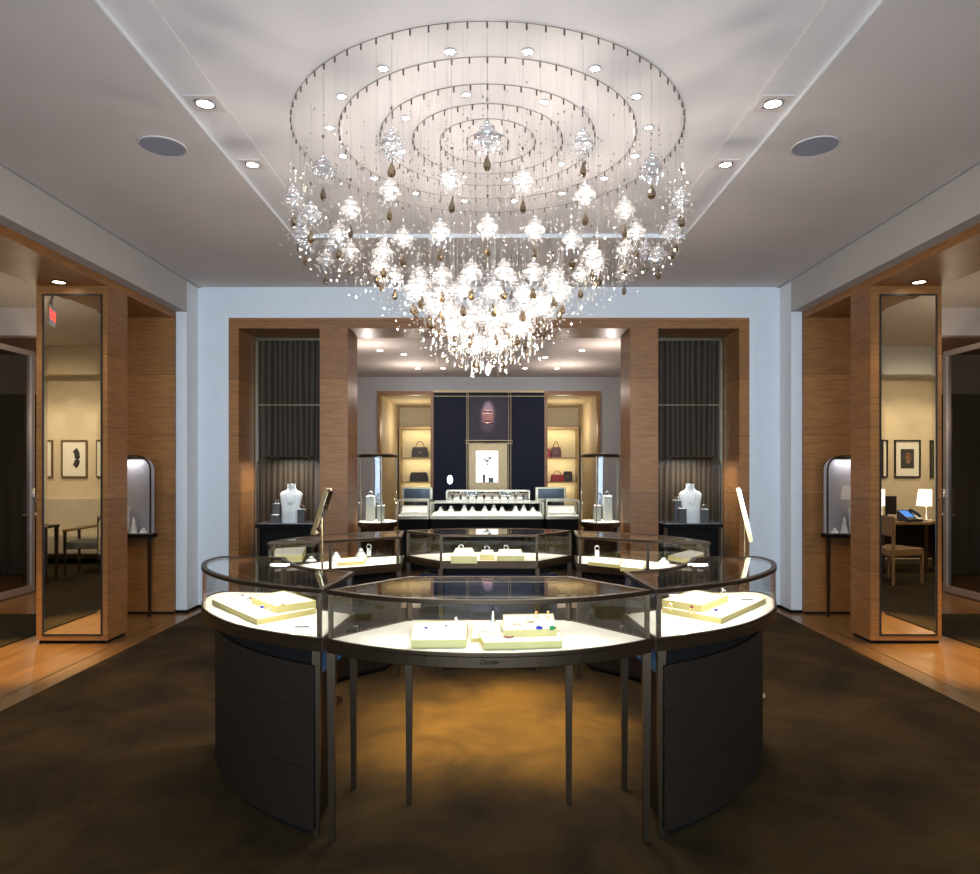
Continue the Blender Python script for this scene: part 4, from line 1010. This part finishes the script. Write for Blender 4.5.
armchair('dark armchair with curved wood arms, mirrored beside the sofa', -5.75, 1.9, radians(-100))
t = thing('side_table', 'dark slender-legged table before the cream sofa, only its corner mirrored', 'table', (-6.15, 2.75, .012))
MB().box(-.3, .3, -.3, .3, .70, .735).build('tabletop', M['chairwood'], t, bevel=.005)
for a in (-.27, .27):
    for b_ in (-.27, .27): leg(MB(), (a, b_), .70, .02, .014).build('leg', M['chairwood'], t)
# right bay: desk, chair, lamp, phone, monitor
t = thing('desk', 'dark desk with tan top under the black framed prints', 'desk', (6.2, 1.75, .012))
MB().box(-.8, .8, -.35, .35, .70, .74).build('desktop', M['oak'], t, bevel=.004)
MB().box(-.78, -.74, -.33, .33, 0, .70).box(.74, .78, -.33, .33, 0, .70).box(-.74, .74, -.31, -.28, .15, .70).build('desk_frame', M['chairwood'], t)
MB().box(-.02, .02, .30, .33, 0, .70).build('leg', M['chairwood'], t)
armchair('tan wooden chair drawn up to the desk', 5.33, 2.72, radians(72), True)
zt_ = .752
def desk_lamp(x, y, label):
    t = thing('desk_lamp', label, 'lamp', (x, y, zt_), 'desk lamps'); t.scale = (1, 1, 1.25)
    MB().lathe([(.06, 0), (.06, .012), (.012, .02), (.01, .18)], n=16).build('base', M['chrome'], t)
    m_ = MB(); n = 20
    m_.add([(r*cos(2*pi*k/n), r*sin(2*pi*k/n), z) for r, z in ((.13, .17), (.10, .36)) for k in range(n)], [(k, (k+1) % n, (k+1) % n+n, k+n) for k in range(n)], True).build('lamp_shade', M['lampshade'], t)
    point('desk_lamp_bulb', (x, y, zt_+.27), 2.5, (1, .8, .5), .04)
desk_lamp(6.37, 1.80, 'white shaded desk lamp glowing behind the blue telephone'); desk_lamp(5.56, 1.62, 'white shaded desk lamp at the near end of the desk, cut by the mirror edge')
tele = t = thing('telephone', 'desk telephone with a blue screen', 'telephone', (6.02, 1.98, zt_), rz=radians(170))
MB().add([(-.1,-.1,0),(.1,-.1,0),(.1,.1,0),(-.1,.1,0),(-.1,-.1,.03),(.1,-.1,.03),(.1,.1,.13),(-.1,.1,.13)], [(3,2,1,0),(4,5,6,7),(0,1,5,4),(1,2,6,5),(2,3,7,6),(3,0,4,7)]).build('phone_body', M['phone'], t)
MB().add([(-.03,-.05,.056),(.09,-.05,.056),(.09,.08,.122),(-.03,.08,.122)], [(0,1,2,3)]).build('screen', M['screen'], t)
MB().tube([(-.07,-.09,.06),(-.07,-.06,.085),(-.07,.04,.125),(-.07,.08,.13)], .018, 8).build('handset', M['phone'], t)
tele.scale = (1.15, 1.1, 1.2)
t = thing('monitor', 'black desk monitor seen at the left edge of the mirrored desk', 'monitor', (5.70, 1.95, zt_), rz=radians(15))
MB().box(-.1, .1, -.07, .07, 0, .012).box(-.015, .015, -.015, .015, .012, .12).build('stand', M['frame_d'], t)
MB().box(-.13, .13, -.015, .015, .10, .36).build('display_panel', M['frame_d'], t)
t = thing('document_tray', 'low stack of papers on the desk right of the telephone', 'papers', (6.32, 2.0, zt_)); MB().box(-.1, .1, -.07, .07, 0, .02).build('paper_stack', M['paper'], t); MB().box(-.09, .1, -.07, .06, .02, .024).build('top_sheet', M['paper'], t)
# exit sign hung in left bay
t = thing('exit_sign', 'small red lit exit sign hanging from the side room ceiling', 'sign', (-4.72, 4.45, 3.06), rz=radians(69))
MB().box(-.15, .15, -.012, .012, 0, .2).build('sign_box', M['white'], t)
for sg in (1, -1):
    textmesh('EXIT', .15, t, (0, -.0145*sg, .045), (pi/2, 0, 0 if sg > 0 else pi), M['exit'], .002)
MB().box(-.02, .02, -.01, .01, .2, .41).build('bracket', M['greywall'], t)

# ------------------------------------------------------------------ main lighting
spot('pool', (0, C0, 2.0), 1050, (1, .70, .22), 54, .9, (0, C0-.15, 0), .06)
for k in range(8):
    a = radians(k*45+22.5); x, y = -.95*sin(a), C0-.95*cos(a)
    spot('ring_spot', (x, y, LZ-.03), 18, (1, .9, .78), 70, .7, (x*.8, C0+(y-C0)*.8, 0), .03)
for s in (-1, 1):
    for y, pw in ((3.81, 40), (4.57, 22), (1.6, 10)):
        spot('channel_spot', (s*1.545, y, LZ-.03), pw, (1, .88, .74), 60, .7, (s*1.75, y+.1, 0), .04)
    spot('rug_spot', (s*2.3, 6.4, 3.42), 12, (1, .8, .5), 70, .9, (s*2.3, 6.3, 0), .05)
area('daylight', (0, FR+.05, 1.7), 5.0, 140, (.56, .77, 1.0), (radians(93), 0, 0), 2.4, spread=78)
for x, y in ((-1.6, 9.2), (1.6, 9.2), (-1.2, 11.0), (1.2, 11.0)):
    point('back_room_fill', (x, y, 2.72), 17, (1, .88, .80), .03)  # unseen fill points, added below the ceiling to brighten the back room
w = bpy.data.worlds.new('world'); SC.world = w; w.use_nodes = True
bg = w.node_tree.nodes['Background']; bg.inputs[0].default_value = (.55, .7, .95, 1); bg.inputs[1].default_value = .25

# ------------------------------------------------------------------ camera
cam = bpy.data.cameras.new('camera'); co = bpy.data.objects.new('camera', cam); COL.objects.link(co)
co.location = (0, 0, EYE); co.rotation_euler = (pi/2, 0, 0)
cam.sensor_fit = 'HORIZONTAL'; cam.sensor_width = 36; cam.lens = 36*F/980
cam.shift_x = (490-HX)/980; cam.shift_y = (HY-437)/980; cam.clip_start = .05
SC.camera = co
SC.view_settings.view_transform = 'Standard'; SC.view_settings.look = 'None'; SC.view_settings.exposure = -0.04; SC.view_settings.gamma = 1
SC.view_settings.use_curve_mapping = False
cy = SC.cycles
cy.use_denoising = True; cy.max_bounces = 8; cy.diffuse_bounces = 4; cy.glossy_bounces = 5; cy.transmission_bounces = 6; cy.transparent_max_bounces = 40
cy.sample_clamp_indirect = 6; cy.sample_clamp_direct = 0; cy.caustics_reflective = False; cy.caustics_refractive = False; cy.use_light_tree = True
